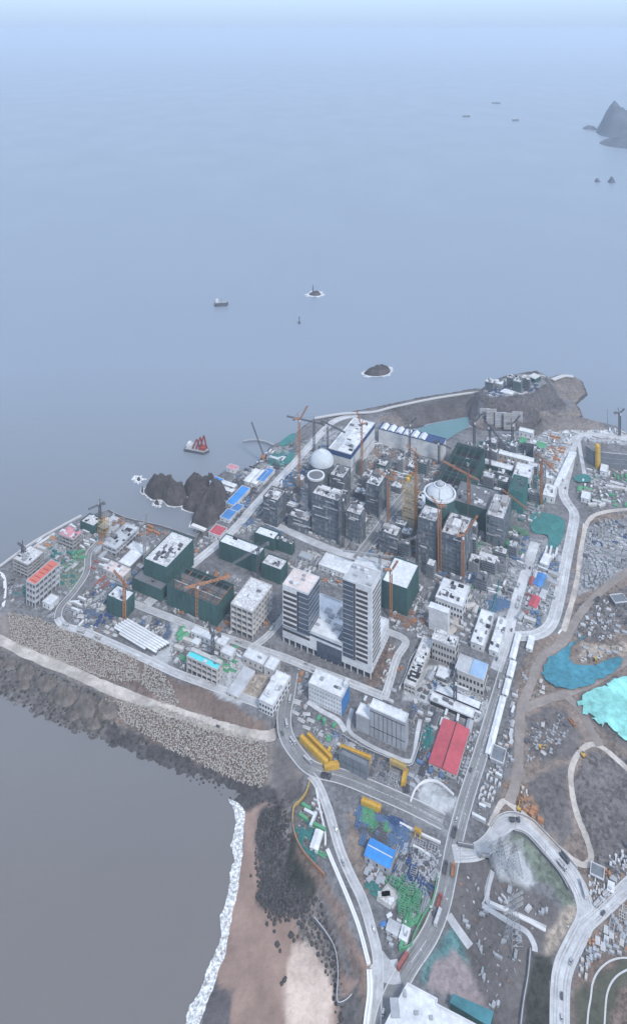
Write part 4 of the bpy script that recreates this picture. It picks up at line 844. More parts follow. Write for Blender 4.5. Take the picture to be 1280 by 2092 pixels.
crane('brown crane in front of the bright side wall of the white turbine hall', 738, 985, 862, 728, 836, 'rust', 'luff')
crane('dark crane with lamps in front of the hall with six roof ridges', 836, 935, 862, 850, 850, 'craned', 'luff')
crane('dark crane near the right end of the hall with six roof ridges', 896, 950, 900, 920, 912, 'craned')
crane('reddish crane between the turbine hall and the yellow scaffold tower', 849, 1090, 922, 830, 905, 'rust', 'hammer')
crane('orange brown crane standing in front of the ringed dome', 897, 1168, 1030, 880, 1010, 'rust', 'luff', wd=3.4)
crane('orange brown crane right of the ringed dome with a jib over the half built hall', 957, 1075, 966, 905, 938, 'rust', 'hammer', wd=3.4)
crane('orange crane at the right corner of the broad dark netted block', 944, 1190, 1090, 975, 1050, 'rust', 'luff')
crane('dark crane at the basin corner behind the half built hall', 968, 925, 858, 985, 842, 'craned', 'luff')
crane('grey crane among the east works near the basin', 1000, 960, 868, 1095, 985, 'craned')
crane('rust red crane at the pale east offices', 1105, 1032, 932, 1135, 960, 'rust')
crane('orange crane beside the teal netted building', 1038, 1062, 1006, 1075, 1035, 'rust')
crane('brown crane beside the green netted building with blank roof', 798, 1262, 1160, 812, 1142, 'rust', 'luff')
crane('dark crane by the long green netted building', 527, 1192, 1116, 470, 1150, 'craned')
crane('dark crane on the seawall by the yellow frame in the west', 204, 1078, 1026, 180, 1036, 'craned')
crane('dark short crane at the western tip', 46, 1156, 1112, 36, 1104, 'craned')
crane('slim grey crane behind the smooth white shed on the west block', 295, 1152, 1066, 300, 1046, 'steel', 'luff')
crane('orange crane beside the small green netted cube', 254, 1268, 1186, 232, 1160, 'rust')
crane('small dark crane behind the turquoise roof', 434, 1345, 1292, 426, 1270, 'craned', 'luff')
crane('dark crane over the long low sheds above the red hall', 929, 1440, 1384, 930, 1362, 'craned', 'luff')
crane('grey crane in the east yard beside the barrack rows', 1112, 1000, 946, 1136, 972, 'steel')
crane('slim crane on the east coast by the headland', 1265, 890, 840, 1275, 832, 'craned', 'luff')
crane('slim grey crane beside the shorter office tower roof', 775, 1180, 1130, 700, 1120, 'steel')
crane('brown crane over the wide hall with open roof trusses', 402, 1262, 1190, 470, 1172, 'rust')
crane('dark crane at the corner of the grey netted annex', 700, 1120, 1012, 716, 994, 'craned', 'luff')
crane('thin crane at the south end of the second reactor site', 851, 1175, 1092, 812, 1104, 'craned')
crane('brown crane beside the slate netted tower', 792, 1080, 972, 768, 955, 'rust')
crane('thin dark crane behind the half built hall', 1046, 915, 862, 1062, 846, 'craned', 'luff')

# ------------------------------------------------------------------ yellow scaffold tower, silo, girders
def scaffold_tower(label, fx, by, ty, lx, rx, m='yeld', name='scaffold_tower'):
    c_, w2, d2, H2, a2 = frame(fx, by, ty, lx, rx=rx); r_ = thing(name, label, 'scaffold tower', (c_.x, c_.y, ZL), a2); OCC.append((c_.x, c_.y, w2 / 2, d2 / 2, a2))
    X2, Y2 = w2 / 2, d2 / 2; mb = MB(); n = max(3, int(w2 / 4)); nd = max(3, int(d2 / 4)); nz = int(H2 / 4)
    for i in range(n + 1):
        for yy in (-Y2, Y2): mb.bar((-X2 + w2 * i / n, yy, 0), (-X2 + w2 * i / n, yy, H2), .3)
    for i in range(nd + 1): mb.bar((X2, -Y2 + d2 * i / nd, 0), (X2, -Y2 + d2 * i / nd, H2), .3)
    mb.build('post', M[m], r_)
    mb = MB()
    for k in range(1, nz + 1):
        z = H2 * k / nz; mb.bar((-X2, -Y2, z), (X2, -Y2, z), .3).bar((X2, -Y2, z), (X2, Y2, z), .3).bar((-X2, Y2, z), (X2, Y2, z), .3)
        for i in range(n): mb.bar((-X2 + w2 * i / n, -Y2, z - H2 / nz), (-X2 + w2 * (i + 1) / n, -Y2, z), .18)
    mb.build('ledger', M[m], r_)
    for k in range(2, nz, 3): MB().box(-X2 + .3, X2 - .3, -Y2 + .3, Y2 - .3, H2 * k / nz, H2 * k / nz + .3).build('platform', M['steel'], r_)
    return r_, X2, Y2, H2
r, X2, Y2, H2 = scaffold_tower('tall yellow brown scaffold tower with bright yellow drums on top, left of the ringed dome', 846, 1092, 990, 821, 853)
for i in range(2): MB().lathe([(2.6, H2 + .2), (2.6, H2 + 4), (1, H2 + 5)], 16, -X2 * .2, Y2 * (.5 - i)).build('drum', M['yel'], r)
scaffold_tower('small yellow frame at the west seawall crane', 214, 1096, 1066, 200, 222, 'yeld')
def beam_thing(name, label, p0, p1, wd, h, m, z=ZL, lift=0, legs=True, n=6):
    a_, b_ = g(*p0, z), g(*p1, z); L = (b_ - a_).length; an_ = math.atan2((b_ - a_).y, (b_ - a_).x); c_ = (a_ + b_) / 2
    r_ = thing(name, label, name.replace('_', ' '), (c_.x, c_.y, z), an_); OCC.append((c_.x, c_.y, L / 2, wd / 2 + 1, an_))
    MB().box(-L / 2, L / 2, -wd / 2, wd / 2, lift + .1, lift + h).build('girder', M[m], r_)
    MB().box(-L / 2, L / 2, -wd / 2 + .2, -wd / 2 + .5, lift + h, lift + h + .9).box(-L / 2, L / 2, wd / 2 - .5, wd / 2 - .2, lift + h, lift + h + .9).build('railing', M[m], r_)
    mb = MB()
    for i in range(n + 1): x = -L / 2 + .4 + (L - .8) * i / n; mb.box(x - .25, x + .25, -wd / 2 - .12, wd / 2 + .12, lift, lift + h + .1)
    mb.build('rib', M['yeld' if m == 'yel' else 'steel'], r_)
    if legs and lift > 1:
        for sx in (-1, 1):
            for sy in (-1, 1): MB().bar((sx * (L / 2 - 1), sy * wd * .9, 0), (sx * (L / 2 - 1), sy * wd * .3, lift + .2), .5).build('leg', M[m], r_)
    return r_
beam_thing('crane_girder', 'longer yellow box girder lying along the bridge road', (614, 1512), (668, 1566), 4.2, 4.5, 'yel')
beam_thing('crane_girder', 'second yellow box girder beside the longer one', (628, 1507), (676, 1556), 3.2, 4.5, 'yel')
beam_thing('crane_girder', 'short yellow beam at the foot of the two long girders', (662, 1572), (692, 1567), 4.5, 3.5, 'yel')
beam_thing('gantry_crane', 'yellow gantry frame behind the slate panelled box', (694, 1541), (757, 1566), 3.0, 2.4, 'yel', lift=6)
beam_thing('gantry_crane', 'orange gantry leg unit right of the slate panelled box', (796, 1566), (829, 1582), 3.6, 3.0, 'yeld', lift=4)
beam_thing('crane_girder', 'upright yellow frame section at the yard corner beside the red hall', (829, 1578), (823, 1608), 4.0, 4.0, 'yel')
beam_thing('crane_girder', 'yellow beam at the head of the pipe yard', (738, 1642), (777, 1659), 4.2, 4.0, 'yel')
beam_thing('gantry_crane', 'small yellow gantry in the south yard', (846, 1704), (860, 1712), 2.2, 2.0, 'yel', lift=3)
P = g(1220, 955); r = thing('silo', 'tall yellow silo column in front of the netted east wall', 'silo', P)
MB().lathe([(3.6, 0), (3.6, 34), (2.6, 36.5), (.3, 37.5)], 20).build('tank', M['yel'], r); 
for k in range(5): MB().lathe([(3.62, 4 + k * 7), (3.9, 4 + k * 7), (3.9, 4.6 + k * 7), (3.62, 4.6 + k * 7)], 20).build('band', M['yeld'], r)
MB().box(3.6, 4.6, -.6, .6, 0, 36).build('ladder', M['steel'], r)
# east retaining wall in slate net
mb = MB(); base = [g(1196, 938), g(1212, 950), g(1250, 955), (g(1330, 962))]
wallr = thing('retaining_wall', 'long slate netted wall of the east works behind the yellow silo', 'retaining wall', base[0])
for i in range(3):
    p, q = base[i] - base[0], base[i + 1] - base[0]; d = (q - p).normalized(); s = d.cross(Vector((0, 0, 1))) * .6; up = Vector((0, 0, 22))
    mb.poly([p - s, q - s, q + s, p + s, p - s + up, q - s + up, q + s + up, p + s + up], [(0, 1, 5, 4), (2, 3, 7, 6), (4, 5, 6, 7), (1, 2, 6, 5), (3, 0, 4, 7)])
mb.build('netting', M['gray2'], wallr); mb = MB()
for i in range(3):
    p, q = base[i] - base[0], base[i + 1] - base[0]; up = Vector((0, 0, 1))
    for z in (7, 14, 22.4): mb.bar(p + up * z, q + up * z, .75)
mb.build('rail', M['grey'], wallr)

# ------------------------------------------------------------------ walls, fences and low long things
def wall_line(name, label, pts, z, h, wd, m, cat='wall', n=4, posts=0, thin=0):
    L = wline(pts, z, n); o0 = L[0].copy(); r_ = thing(name, label, cat, o0); mb = MB(); up = Vector((0, 0, 1))
    for i in range(len(L) - 1):
        p, q = L[i] - o0, L[i + 1] - o0; d = (q - p).normalized(); s = d.cross(up) * wd / 2; e = d * (wd * .3)
        a_, b_ = p - e * 0, q + e
        mb.poly([a_ - s, b_ - s, b_ + s, a_ + s, a_ - s + up * h, b_ - s + up * h, b_ + s + up * (h + .01 * i), a_ + s + up * (h + .01 * i)], [(0, 1, 5, 4), (2, 3, 7, 6), (4, 5, 6, 7), (1, 2, 6, 5), (3, 0, 4, 7)])
    mb.build('panel' if posts else 'wall', M[m], r_)
    if posts:
        mb = MB()
        for i in range(0, len(L), 1): p = L[i] - o0; mb.box(p.x - .2, p.x + .2, p.y - .2, p.y + .2, 0, h + .5)
        mb.build('post', M['steel'], r_)
    else:
        mb = MB()
        for i in range(len(L) - 1): mb.bar(L[i] - o0 + up * (h + .2), L[i + 1] - o0 + up * (h + .2), .22)
        mb.build('coping', M['rail'], r_)
    return r_
W = wall_line
W('seawall', 'white curved seawall at the western tip', [(-30,1262),(2,1250),(10,1215),(7,1182),(-10,1172)], 9, 3, 3.5, 'white', 'seawall')
W('seawall', 'low pale seawall on the northwest edge of the west block', [(-40,1186),(0,1158),(60,1114),(120,1079),(165,1055)], ZL, 1.6, 3, 'kerb', 'seawall')
W('seawall', 'second inner seawall line on the northwest edge', [(30,1150),(80,1112),(110,1092)], ZL, 2, 2, 'white', 'seawall')
W('seawall', 'dark seawall facing the cove with the big rocks', [(222,1043),(260,1060),(330,1076),(398,1099)], ZL, 1.8, 2.4, 'darkc', 'seawall')
W('seawall', 'pale sea dyke across the head of the cove', [(392,1075),(410,1082),(428,1090)], 6, 3, 5, 'white', 'seawall')
W('breakwater_wall', 'long pale wall on top of the breakwater to the headland', [(640,856),(700,846),(760,843),(800,833),(870,818),(930,808),(985,801),(1000,803)], 14.5, 2, 4, 'kerb', 'breakwater')
W('pier', 'short pale pier beyond the headland', [(1128,777),(1150,769),(1168,770)], 12, 2, 8, 'kerb', 'pier')
W('fence', 'orange fence round the small yard at the coast road, upper part', [(632,1598),(625,1622),(612,1640),(600,1652),(597,1680)], ZL, 2.4, .9, 'yeld', 'fence', posts=1)
W('fence', 'rusty fence running along the cliff top below the small yard', [(598,1690),(604,1715),(620,1745),(642,1770),(662,1792)], ZL, 2.4, .8, 'rust', 'fence', posts=1)
W('barrier_wall', 'white barrier strip along the coast road, upper part', [(645,1612),(652,1650),(663,1700),(664,1727)], ZL, 1.2, 1.6, 'white', 'barrier wall')
W('barrier_wall', 'long white barrier strip on the seaward side of the coast road', [(668,1738),(690,1790),(715,1850),(735,1905),(752,1970)], ZL, 1.4, 3.0, 'white', 'barrier wall')
W('barrier_wall', 'wide white wall at the bottom of the coast road', [(754,1985),(755,2036),(748,2092),(744,2160)], ZL, 1.4, 4.0, 'white', 'barrier wall')
W('barrier_wall', 'white barrier between bridge road and pipe yard', [(816,1684),(855,1704),(898,1724)], ZL, 1.6, 1.6, 'white', 'barrier wall')
W('barrier_wall', 'short white barrier in the south yard', [(843,1730),(862,1740),(878,1752)], ZL, 1.6, 1.4, 'white', 'barrier wall')
W('retaining_wall', 'slim grey wall at the foot of the cliff behind the beach', [(641,1880),(665,1910),(684,1945),(690,1990),(688,2040),(692,2055),(712,2045),(732,2018)], 6, 2.2, 1.0, 'darkc', 'retaining wall')
W('retaining_wall', 'dark bank wall between the substation yard and the loop road', [(1083,1945),(1078,2000),(1068,2060),(1058,2150)], ZL, 2.5, 1.5, 'darkc', 'retaining wall')
W('retaining_wall', 'dark wall curving inside the loop road', [(1050,1702),(1073,1710),(1100,1738),(1140,1785),(1160,1820)], ZL, 2.5, 1.2, 'darkc', 'retaining wall')
W('fence', 'green site fence on the east edge of the second reactor site', [(968,1246),(1000,1254),(1012,1225),(1020,1190)], ZL, 3.2, 1.0, 'net3', 'fence', posts=1)
W('fence', 'white fence between the dirt plot and the tower east road', [(850,1330),(838,1350),(828,1380),(815,1410)], ZL, 2, .8, 'white', 'fence', posts=1)
W('fence', 'green fence round the pipe yard along the brown verge', [(893,1790),(884,1840),(862,1880),(845,1915),(838,1935),(815,1945)], ZL, 2.2, .6, 'green', 'fence', posts=1)
W('wall', 'dark boundary wall round the storage building court', [(700,1506),(740,1530),(790,1552),(835,1570),(850,1545),(862,1500)], ZL, 2.4, 1.0, 'darkc', 'wall')
W('wall', 'low wall along the slip by the substation', [(1003,1782),(990,1838),(984,1850)], ZL, 1.5, .8, 'kerb', 'wall')
W('cable_trench', 'pale cable trench across the substation yard', [(1000,1845),(1050,1868),(1112,1902)], ZL, .8, 2, 'white', 'cable trench')
W('wall', 'dark hedge like wall beside the loop road junction', [(935,1727),(965,1732)], ZL, 2.2, 2.6, 'darkc', 'wall')
W('wall', 'pale curved kerb wall round the court below the red hall', [(838,1640),(848,1615),(868,1598),(895,1600),(925,1625)], ZL, 1.5, 1.4, 'white', 'wall')
W('wall', 'dark wall on the turn of the loop road', [(1002,1690),(1020,1668),(1050,1662),(1085,1676),(1110,1700),(1150,1742),(1178,1775)], ZL, 1.4, 1.0, 'conc', 'wall')
# walled compound at 45 degrees in the pipe yard
q = gp([(770,1837),(791,1808),(818,1832),(798,1856)]); c0 = sum(q, Vector()) / 4; r = thing('walled_compound', 'square walled foundation pit in the pipe yard', 'foundation pit', (c0.x, c0.y, ZL))
for i in range(4):
    mb = MB(); mb.bar(q[i] - c0, q[(i + 1) % 4] - c0, 1.4); mb.build('wall', M['conc'], r)
MB().prism(ccw([(p - c0)[:2] for p in q]), .1, .35).build('floor_slab', M['roofc'], r)
for i in range(3): a_ = (q[0] - c0) * (.6 - i * .3) + (q[1] - c0) * .2; MB().box(a_.x - 3, a_.x + 4, a_.y - 2, a_.y + 2, .35, 1.2).build('footing', M['cream'], r)
# bottom white roof, teal hall
def slab_building(name, label, pts, z0, H_, wallm, roofm, cat='building', rooft=.5):
    q_ = ccw([tuple(g(x_, y_, z0 + H_)[:2]) for x_, y_ in pts]); cx_ = sum(p[0] for p in q_) / len(q_); cy_ = sum(p[1] for p in q_) / len(q_)
    r_ = thing(name, label, cat, (cx_, cy_, z0)); l_ = [(p[0] - cx_, p[1] - cy_) for p in q_]
    MB().prism([(p[0] * .985, p[1] * .985) for p in l_], -.5, H_ - .02).build('wall', M[wallm], r_); MB().prism(l_, H_, H_ + rooft).build('roof', M[roofm], r_)
    R_ = math.hypot(*l_[0]); OCC.append((cx_, cy_, R_ * .8, R_ * .8, 0)); return r_, l_
r, l = slab_building('warehouse', 'big white flat roof at the south edge beside the pinkish mound', [(832,2012),(892,2044),(890,2054),(1015,2120),(1000,2170),(760,2150),(795,2080)], ZL, 9, 'cream', 'roof', 'warehouse')
mb = MB()
for i in range(len(l)): mb.bar((*l[i], 9.9), (*l[(i + 1) % len(l)], 9.9), .6)
mb.build('parapet', M['rail'], r)
for px, py, sx, sy in [(806, 2060, 3, 5), (850, 2070, 1.5, 1), (880, 2080, 1.2, 1), (826, 2030, 1.2, 2)]:
    p = g(px, py, 22) - Vector(r.location); MB().box(p.x - sx, p.x + sx, p.y - sy, p.y + sy, 9.5, 10.6).build('roof_unit', M['grey'], r)
slab_building('netted_shed', 'low dark teal covered shed behind the big white flat roof', [(924,2032),(1008,2068),(1000,2100),(918,2050)], ZL, 5, 'net', 'teal', 'shed')

# ------------------------------------------------------------------ ponds and tarps
def sheet(name, label, pts, z, m, kind=None, cat=None, irr=0.0, amp=0.0, n=5):
    from mathutils.geometry import delaunay_2d_cdt
    rr = random.Random(label); q_ = [g(x_, y_, z) for x_, y_ in smooth(pts, n, True)]
    if irr: q_ = [p + Vector((rr.uniform(-1, 1), rr.uniform(-1, 1), 0)) * irr * 120 for p in q_]
    B_ = ccw([(p.x, p.y) for p in q_]); x0, x1 = min(p[0] for p in B_), max(p[0] for p in B_); y0, y1 = min(p[1] for p in B_), max(p[1] for p in B_); st = max(3.5, (x1 - x0) / 40)
    inn = [Vector((x0 + i * st + rr.uniform(-1, 1), y0 + j * st + rr.uniform(-1, 1))) for i in range(int((x1 - x0) / st) + 1) for j in range(int((y1 - y0) / st) + 1)]
    vs, _, fs, *_ = delaunay_2d_cdt([Vector(p) for p in B_] + inn, [], [list(range(len(B_)))], 2, 1e-4)
    nb = len(B_); mb = MB()
    def zz_(v):
        return z + amp * 2.2 * (float(fbm(np.array([v.x]), np.array([v.y]), .07, 3, 3)[0]) - .45) if amp else z
    pts_ = [(v.x, v.y, zz_(v)) for v in vs]; f_ = [tuple(f) for f in fs]
    mb.poly(pts_, f_); o = mb.build(name, m); tag(o, label, cat, None, kind); return o
tarpb = mat("blue green dust sheet", (.055,.22,.30), .8, .35, .16, bump=1.6, n2=.25, s2=.03); tarpt = mat("turquoise dust sheet", (.26,.62,.60), .8, .4, .09, bump=1.6, n2=.3, s2=.025)
sheet('dust_sheet', 'curved blue green dust sheet between the haul roads', [(1196,1300),(1170,1312),(1150,1325),(1122,1345),(1108,1372),(1118,1392),(1150,1407),(1190,1402),(1240,1380),(1268,1358),(1270,1345),(1255,1343),(1215,1358),(1185,1358),(1165,1350),(1165,1325),(1180,1312)], ZL + 1.6, tarpb, cat='dust sheet', amp=.8, irr=.012)
sheet('dust_sheet', 'bright turquoise and white dust sheet at the east edge', [(1178,1436),(1200,1420),(1230,1402),(1262,1389),(1330,1390),(1340,1520),(1285,1515),(1255,1490),(1225,1478),(1205,1462)], ZL + 1.8, tarpt, cat='dust sheet', amp=1.2, irr=.03)
sheet('dust_sheet', 'teal net lying over the pit beside the east road', [(1085,1050),(1120,1048),(1150,1062),(1152,1085),(1140,1115),(1120,1120),(1118,1095),(1086,1085)], ZL + 1.2, M['net3'], cat='dust sheet', amp=1.5)
sheet('dust_sheet', 'small green net on the mound between the two east roads', [(1172,975),(1190,968),(1206,975),(1204,984),(1180,984)], ZL + 2.5, M['net3'], cat='dust sheet', amp=1)
sheet('dust_sheet', 'green net on the coastal yard by the leaning boom', [(552,930),(575,920),(600,925),(592,945),(560,955),(548,948)], ZL + 1, M['net3'], cat='dust sheet', amp=.8)
sheet('dust_sheet', 'green net on the shore bank beyond the coastal yard', [(570,905),(588,890),(602,885),(598,900),(580,912)], ZL + .6, M['net3'], cat='dust sheet', amp=.8)
bw = mat("teal basin water", (.10,.21,.24), .15, .1, .02, spec=.5)
sheet('basin_water', 'still teal water inside the basin', [(852,882),(905,903),(935,886),(957,868),(957,852),(920,859),(874,868)], .9, bw, kind='structure')
foamm = mat("white sea foam", (.78,.81,.85), .9, .2, .8)
def lacy(m_, lo=.42, hi=.5, sc_=.22):
    t = m_.node_tree; b = t.nodes["Principled BSDF"]; n = t.nodes.new("ShaderNodeTexNoise"); n.inputs["Scale"].default_value = sc_; n.inputs["Detail"].default_value = 7; n.inputs["Roughness"].default_value = .75
    tc = t.nodes.new("ShaderNodeTexCoord"); t.links.new(tc.outputs["Object"], n.inputs["Vector"]); r_ = t.nodes.new("ShaderNodeMapRange"); r_.inputs[1].default_value = lo; r_.inputs[2].default_value = hi
    t.links.new(n.outputs[0], r_.inputs[0]); t.links.new(r_.outputs[0], b.inputs["Alpha"])
lacy(foamm, .31, .6, .4)
def foam(label, L_, R_, n=7):
    a_ = [g(x_, y_, .6) for x_, y_ in smooth(L_, n)]; b_ = [g(x_, y_, .6) for x_, y_ in smooth(R_, n)]; N_ = min(len(a_), len(b_)); mb = MB(); rr = random.Random(4); K = 6; pts_ = []
    for i in range(N_):
        nn = float(fbm(np.array([i * 1.0]), np.array([3.3]), .22, 2, 3)[0]); ja, jb = (nn - .5) * 5 + .6 + rr.uniform(-.3, .3), (.5 - nn) * 3 - .2
        for k in range(K + 1):
            t = k / K; p = a_[i].lerp(b_[i], t); p.x += ja * (1 - t) + jb * t; p.z = .5 + .15 * math.sin(math.pi * t); pts_.append(tuple(p))
    f_ = [(i * (K + 1) + k, (i + 1) * (K + 1) + k, (i + 1) * (K + 1) + k + 1, i * (K + 1) + k + 1) for i in range(N_ - 1) for k in range(K)]
    mb.poly(pts_, f_); tag(mb.build('surf_foam', foamm), label, 'sea foam', kind='stuff')
foamm2 = foamm
foam('white surf breaking along the brown beach', [(466,1632),(474,1655),(478,1690),(473,1720),(472,1742),(477,1760),(467,1790),(462,1830),(451,1880),(445,1925),(428,1970),(414,2005),(400,2035),(385,2062),(370,2095),(350,2160)],
     [(486,1640),(502,1662),(498,1700),(495,1735),(494,1765),(488,1800),(480,1850),(470,1900),(456,1960),(440,2010),(422,2050),(408,2092),(402,2110),(398,2120),(394,2135),(388,2160)], 9)

# ------------------------------------------------------------------ rocks and islands
rockm = mat("dark sea rock", (.08,.073,.076), .95, .35, .12, bump=1.5, n2=.25, s2=.04); rockb = mat("haze tinted island rock", (.085,.10,.13), .95, .3, .01, n2=.2, s2=.004)  # island rock is tinted blue grey, distance haze put into its colour
def mound(name, label, pts, h, pw=2.2, rough=.14, m=None, cat='sea rock', z=-1, seed=1, ring=0, group=None, bias=(0, 0)):
    q_ = [g(x_, y_, 0) for x_, y_ in smooth(pts, 6, True)]; c_ = sum(q_, Vector()) / len(q_); size = sum((p - c_).length for p in q_) / len(q_)
    rr = random.Random(seed * 7 + 1); N_ = len(q_); K = 16; pts_ = []; oc = Vector((c_.x, c_.y, 0))
    for k in range(K + 1):
        t = 1 - k / K
        for p in q_:
            v = (p - c_) * t + Vector((bias[0], bias[1], 0)) * (1 - t) ** 1.0 * 1.0
            xx, yy = np.array([v.x + c_.x]), np.array([v.y + c_.y])
            nz = float(fbm(xx, yy, 2.2 / size, seed, 4)[0]) - .45; ridg = abs(float(fbm(xx, yy, 5 / size, seed + 3, 3)[0]) - .5)
            zz = h * (1 - t ** pw) * (1 + nz * 1.1) - ridg * h * rough * 2.2 * (1 - t * .3)
            pts_.append((v.x + (nz * size * .12 if k else 0), v.y, (zz if k else -2.0)))
    area = sum(q_[i].x * q_[(i + 1) % N_].y - q_[(i + 1) % N_].x * q_[i].y for i in range(N_)); f_ = []
    for k in range(K):
        for i in range(N_):
            a1, b1, c1, d1 = k * N_ + i, k * N_ + (i + 1) % N_, (k + 1) * N_ + (i + 1) % N_, (k + 1) * N_ + i; f_.append((a1, b1, c1, d1) if area > 0 else (d1, c1, b1, a1))
    o = MB().poly(pts_, f_).build(name, m or rockm, loc=oc); tag(o, label, cat, group)
    if ring:
        mb = MB(); pp = []
        for p in q_:
            d = (p - c_).normalized(); w0 = ring * rr.uniform(.2, 1.3); pp += [tuple(p - d * 2 + Vector((0, 0, .5))), tuple(p + d * w0 + Vector((0, 0, .45)))]
        ff = [(2 * i, 2 * i + 1, 2 * ((i + 1) % N_) + 1, 2 * ((i + 1) % N_)) for i in range(N_)]
        if area < 0: ff = [f[::-1] for f in ff]
        tag(mb.poly(pp, ff).build('surf_foam', foamm), 'thin white foam round the ' + label, 'sea foam', kind='stuff')
    return o
mound('sea_rock', 'big rounded dark rock standing alone in the cove', [(294,1006),(310,1021),(330,1022),(345,1034),(372,1034),(383,1020),(374,1000),(350,990),(320,990),(300,996)], 26, 3.4, seed=2, ring=3)
mound('sea_rock', 'middle dark rock between the big rock and the headland', [(374,998),(386,1020),(402,1014),(428,1004),(434,990),(405,988),(382,987)], 20, 2.6, seed=3, ring=2)
mound('sea_rock', 'lower dark rock at the foot of the headland in the cove', [(371,1038),(390,1047),(420,1048),(440,1036),(438,1008),(408,1012),(386,1024)], 20, 2.6, seed=4, ring=2)
mound('headland_rock', 'dark headland hill beside the blue roofs', [(388,1072),(405,1086),(424,1098),(440,1096),(462,1060),(468,1030),(458,1000),(436,1000),(416,1030)], 32, 3.0, seed=5, ring=2, cat='headland')
mound('sea_rock', 'narrow rock spire behind the headland', [(416,1004),(430,1010),(442,1004),(438,990),(424,990)], 30, 1.2, seed=6)
mound('sea_rock', 'tiny rock with surf left of the big rock', [(279,981),(284,984),(287,980),(282,977)], 4, 2, seed=7, ring=8)
mound('sea_rock', 'tiny black rock touching the surf of the big rock', [(288,1005),(292,1009),(293,1002),(290,999)], 7, 2, seed=8, ring=3)
mound('sea_rock', 'small rock at the lower left of the big rock', [(315,1030),(324,1034),(324,1026),(317,1026)], 5, 2, seed=9, ring=5)
mound('sea_rock', 'low flat reef beyond the breakwater', [(742,764),(760,769),(785,767),(797,760),(795,753),(775,750),(752,756)], 11, 3, seed=10, ring=7, cat='reef')
mound('sea_rock', 'low reef with surf under the tall beacon far out', [(630,602),(642,605),(655,603),(652,598),(636,598)], 8, 2, seed=11, ring=12, cat='reef')
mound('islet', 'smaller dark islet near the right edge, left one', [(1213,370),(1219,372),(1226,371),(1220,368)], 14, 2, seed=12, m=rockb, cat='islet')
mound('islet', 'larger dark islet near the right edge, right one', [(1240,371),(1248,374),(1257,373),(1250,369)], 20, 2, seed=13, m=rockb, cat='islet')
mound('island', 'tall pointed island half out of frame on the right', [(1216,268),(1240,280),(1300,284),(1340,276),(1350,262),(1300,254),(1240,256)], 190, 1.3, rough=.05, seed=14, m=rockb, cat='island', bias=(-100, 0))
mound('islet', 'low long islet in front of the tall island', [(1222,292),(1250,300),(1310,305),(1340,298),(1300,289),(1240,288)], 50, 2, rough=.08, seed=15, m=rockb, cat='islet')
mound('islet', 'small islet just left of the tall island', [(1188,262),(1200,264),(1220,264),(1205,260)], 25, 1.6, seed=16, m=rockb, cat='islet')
rocks_ = mat('brown shore rock', (.15,.135,.13), .95, .35, .15, bump=1.5, n2=.3, s2=.05)
for i, (x_, y_, s_) in enumerate([(15,1368,22),(55,1385,24),(95,1405,24),(135,1432,28),(178,1455,30),(215,1462,28),(48,1405,14),(70,1404,10),(105,1432,13),(150,1468,14),(190,1485,16),(222,1480,12),(250,1500,9),(30,1392,9),(290,1522,8)]):
    pts_ = [(x_ + s_ * 1.25 * math.cos(t), y_ + s_ * .7 * math.sin(t)) for t in [k * math.pi / 4 for k in range(8)]]
    mound('shore_rock', 'dark rough rock lump on the tetrapod shore', pts_, s_ * .42, 3.2, .12, seed=20 + i, m=rocks_, group='dark rock lumps along the southwest shore', cat='shore rock')

# ------------------------------------------------------------------ ships
def ship(label, px, py, L, H_, wd, hullm, ang, extra='cargo', name='ship'):
    p = g(px, py, 0); r_ = thing(name, label, 'ship' if name == 'ship' else name.replace('_', ' '), p, ang); x, y = L / 2, wd / 2
    hull = [(-x, -y * .8), (x * .7, -y), (x, 0), (x * .7, y), (-x, y * .8)]; MB().prism(hull, -.4, H_).build('hull', hullm, r_); MB().prism([(a_ * .95, b_ * .9) for a_, b_ in hull], H_, H_ + .25).build('deck', M['steel'], r_)
    MB().box(-x * .85, -x * .45, -y * .6, y * .6, H_ + .25, H_ + 6).box(-x * .8, -x * .55, -y * .5, y * .5, H_ + 6, H_ + 8.4).build('bridge', M['wall'], r_)
    if extra == 'crane':
        for i, xx in enumerate((-.15, .15, .45)):
            mb = MB(); z = H_ + .3; lattice(mb, (x * xx - 4, -3, z), (x * xx + 2, 0, z + 15 + 4 * i), 1.6, 3, .35); lattice(mb, (x * xx + 6, 3, z), (x * xx + 2, 0, z + 15 + 4 * i), 1.6, 3, .35); mb.build('derrick', mat("derrick red", (.30,.07,.06)), r_)
        MB().box(x * .2, x * .7, -y * .5, y * .5, H_ + .3, H_ + 5).build('winch_house', mat("derrick red"), r_)
    else: MB().bar((0, 0, H_), (0, 0, H_ + 10), .4).build('mast_pole', M['craned'], r_)
    return r_
ship('dark work barge with red derricks anchored off the cove', 403, 921, 42, 4, 18, M['craned'], -.25, 'crane', 'work_barge')
ship('small dark boat out at sea left of the beacon reef', 452, 624, 34, 9, 14, M['craned'], .2, name='boat')
ship('far faint ship, upper left one of three', 952, 238, 60, 12, 18, M['craned'], 0)
ship('far faint ship, topmost of three', 1013, 211, 80, 14, 20, M['craned'], 0)
ship('far faint ship, right one of three', 1053, 246, 55, 12, 18, M['craned'], .3)
p = g(611, 660, 0); r = thing('buoy', 'small upright buoy below the beacon reef', 'buoy', p); MB().lathe([(3, -.2), (3, 3), (1.2, 4)], 12).build('float', M['craned'], r); MB().lathe([(1, 4), (1, 13), (1.5, 13.2), (1.5, 15)], 10).build('mast_pole', M['craned'], r)
p = g(639, 601, 0); r = thing('beacon', 'tall thin beacon mast standing on the far reef', 'beacon', p); MB().lathe([(2.5, 0), (1.6, 8), (.9, 24)], 10).build('mast_pole', M['craned'], r); MB().lathe([(1.8, 24), (1.8, 26), (.2, 27.5)], 10).build('lamp_house', M['steel'], r)
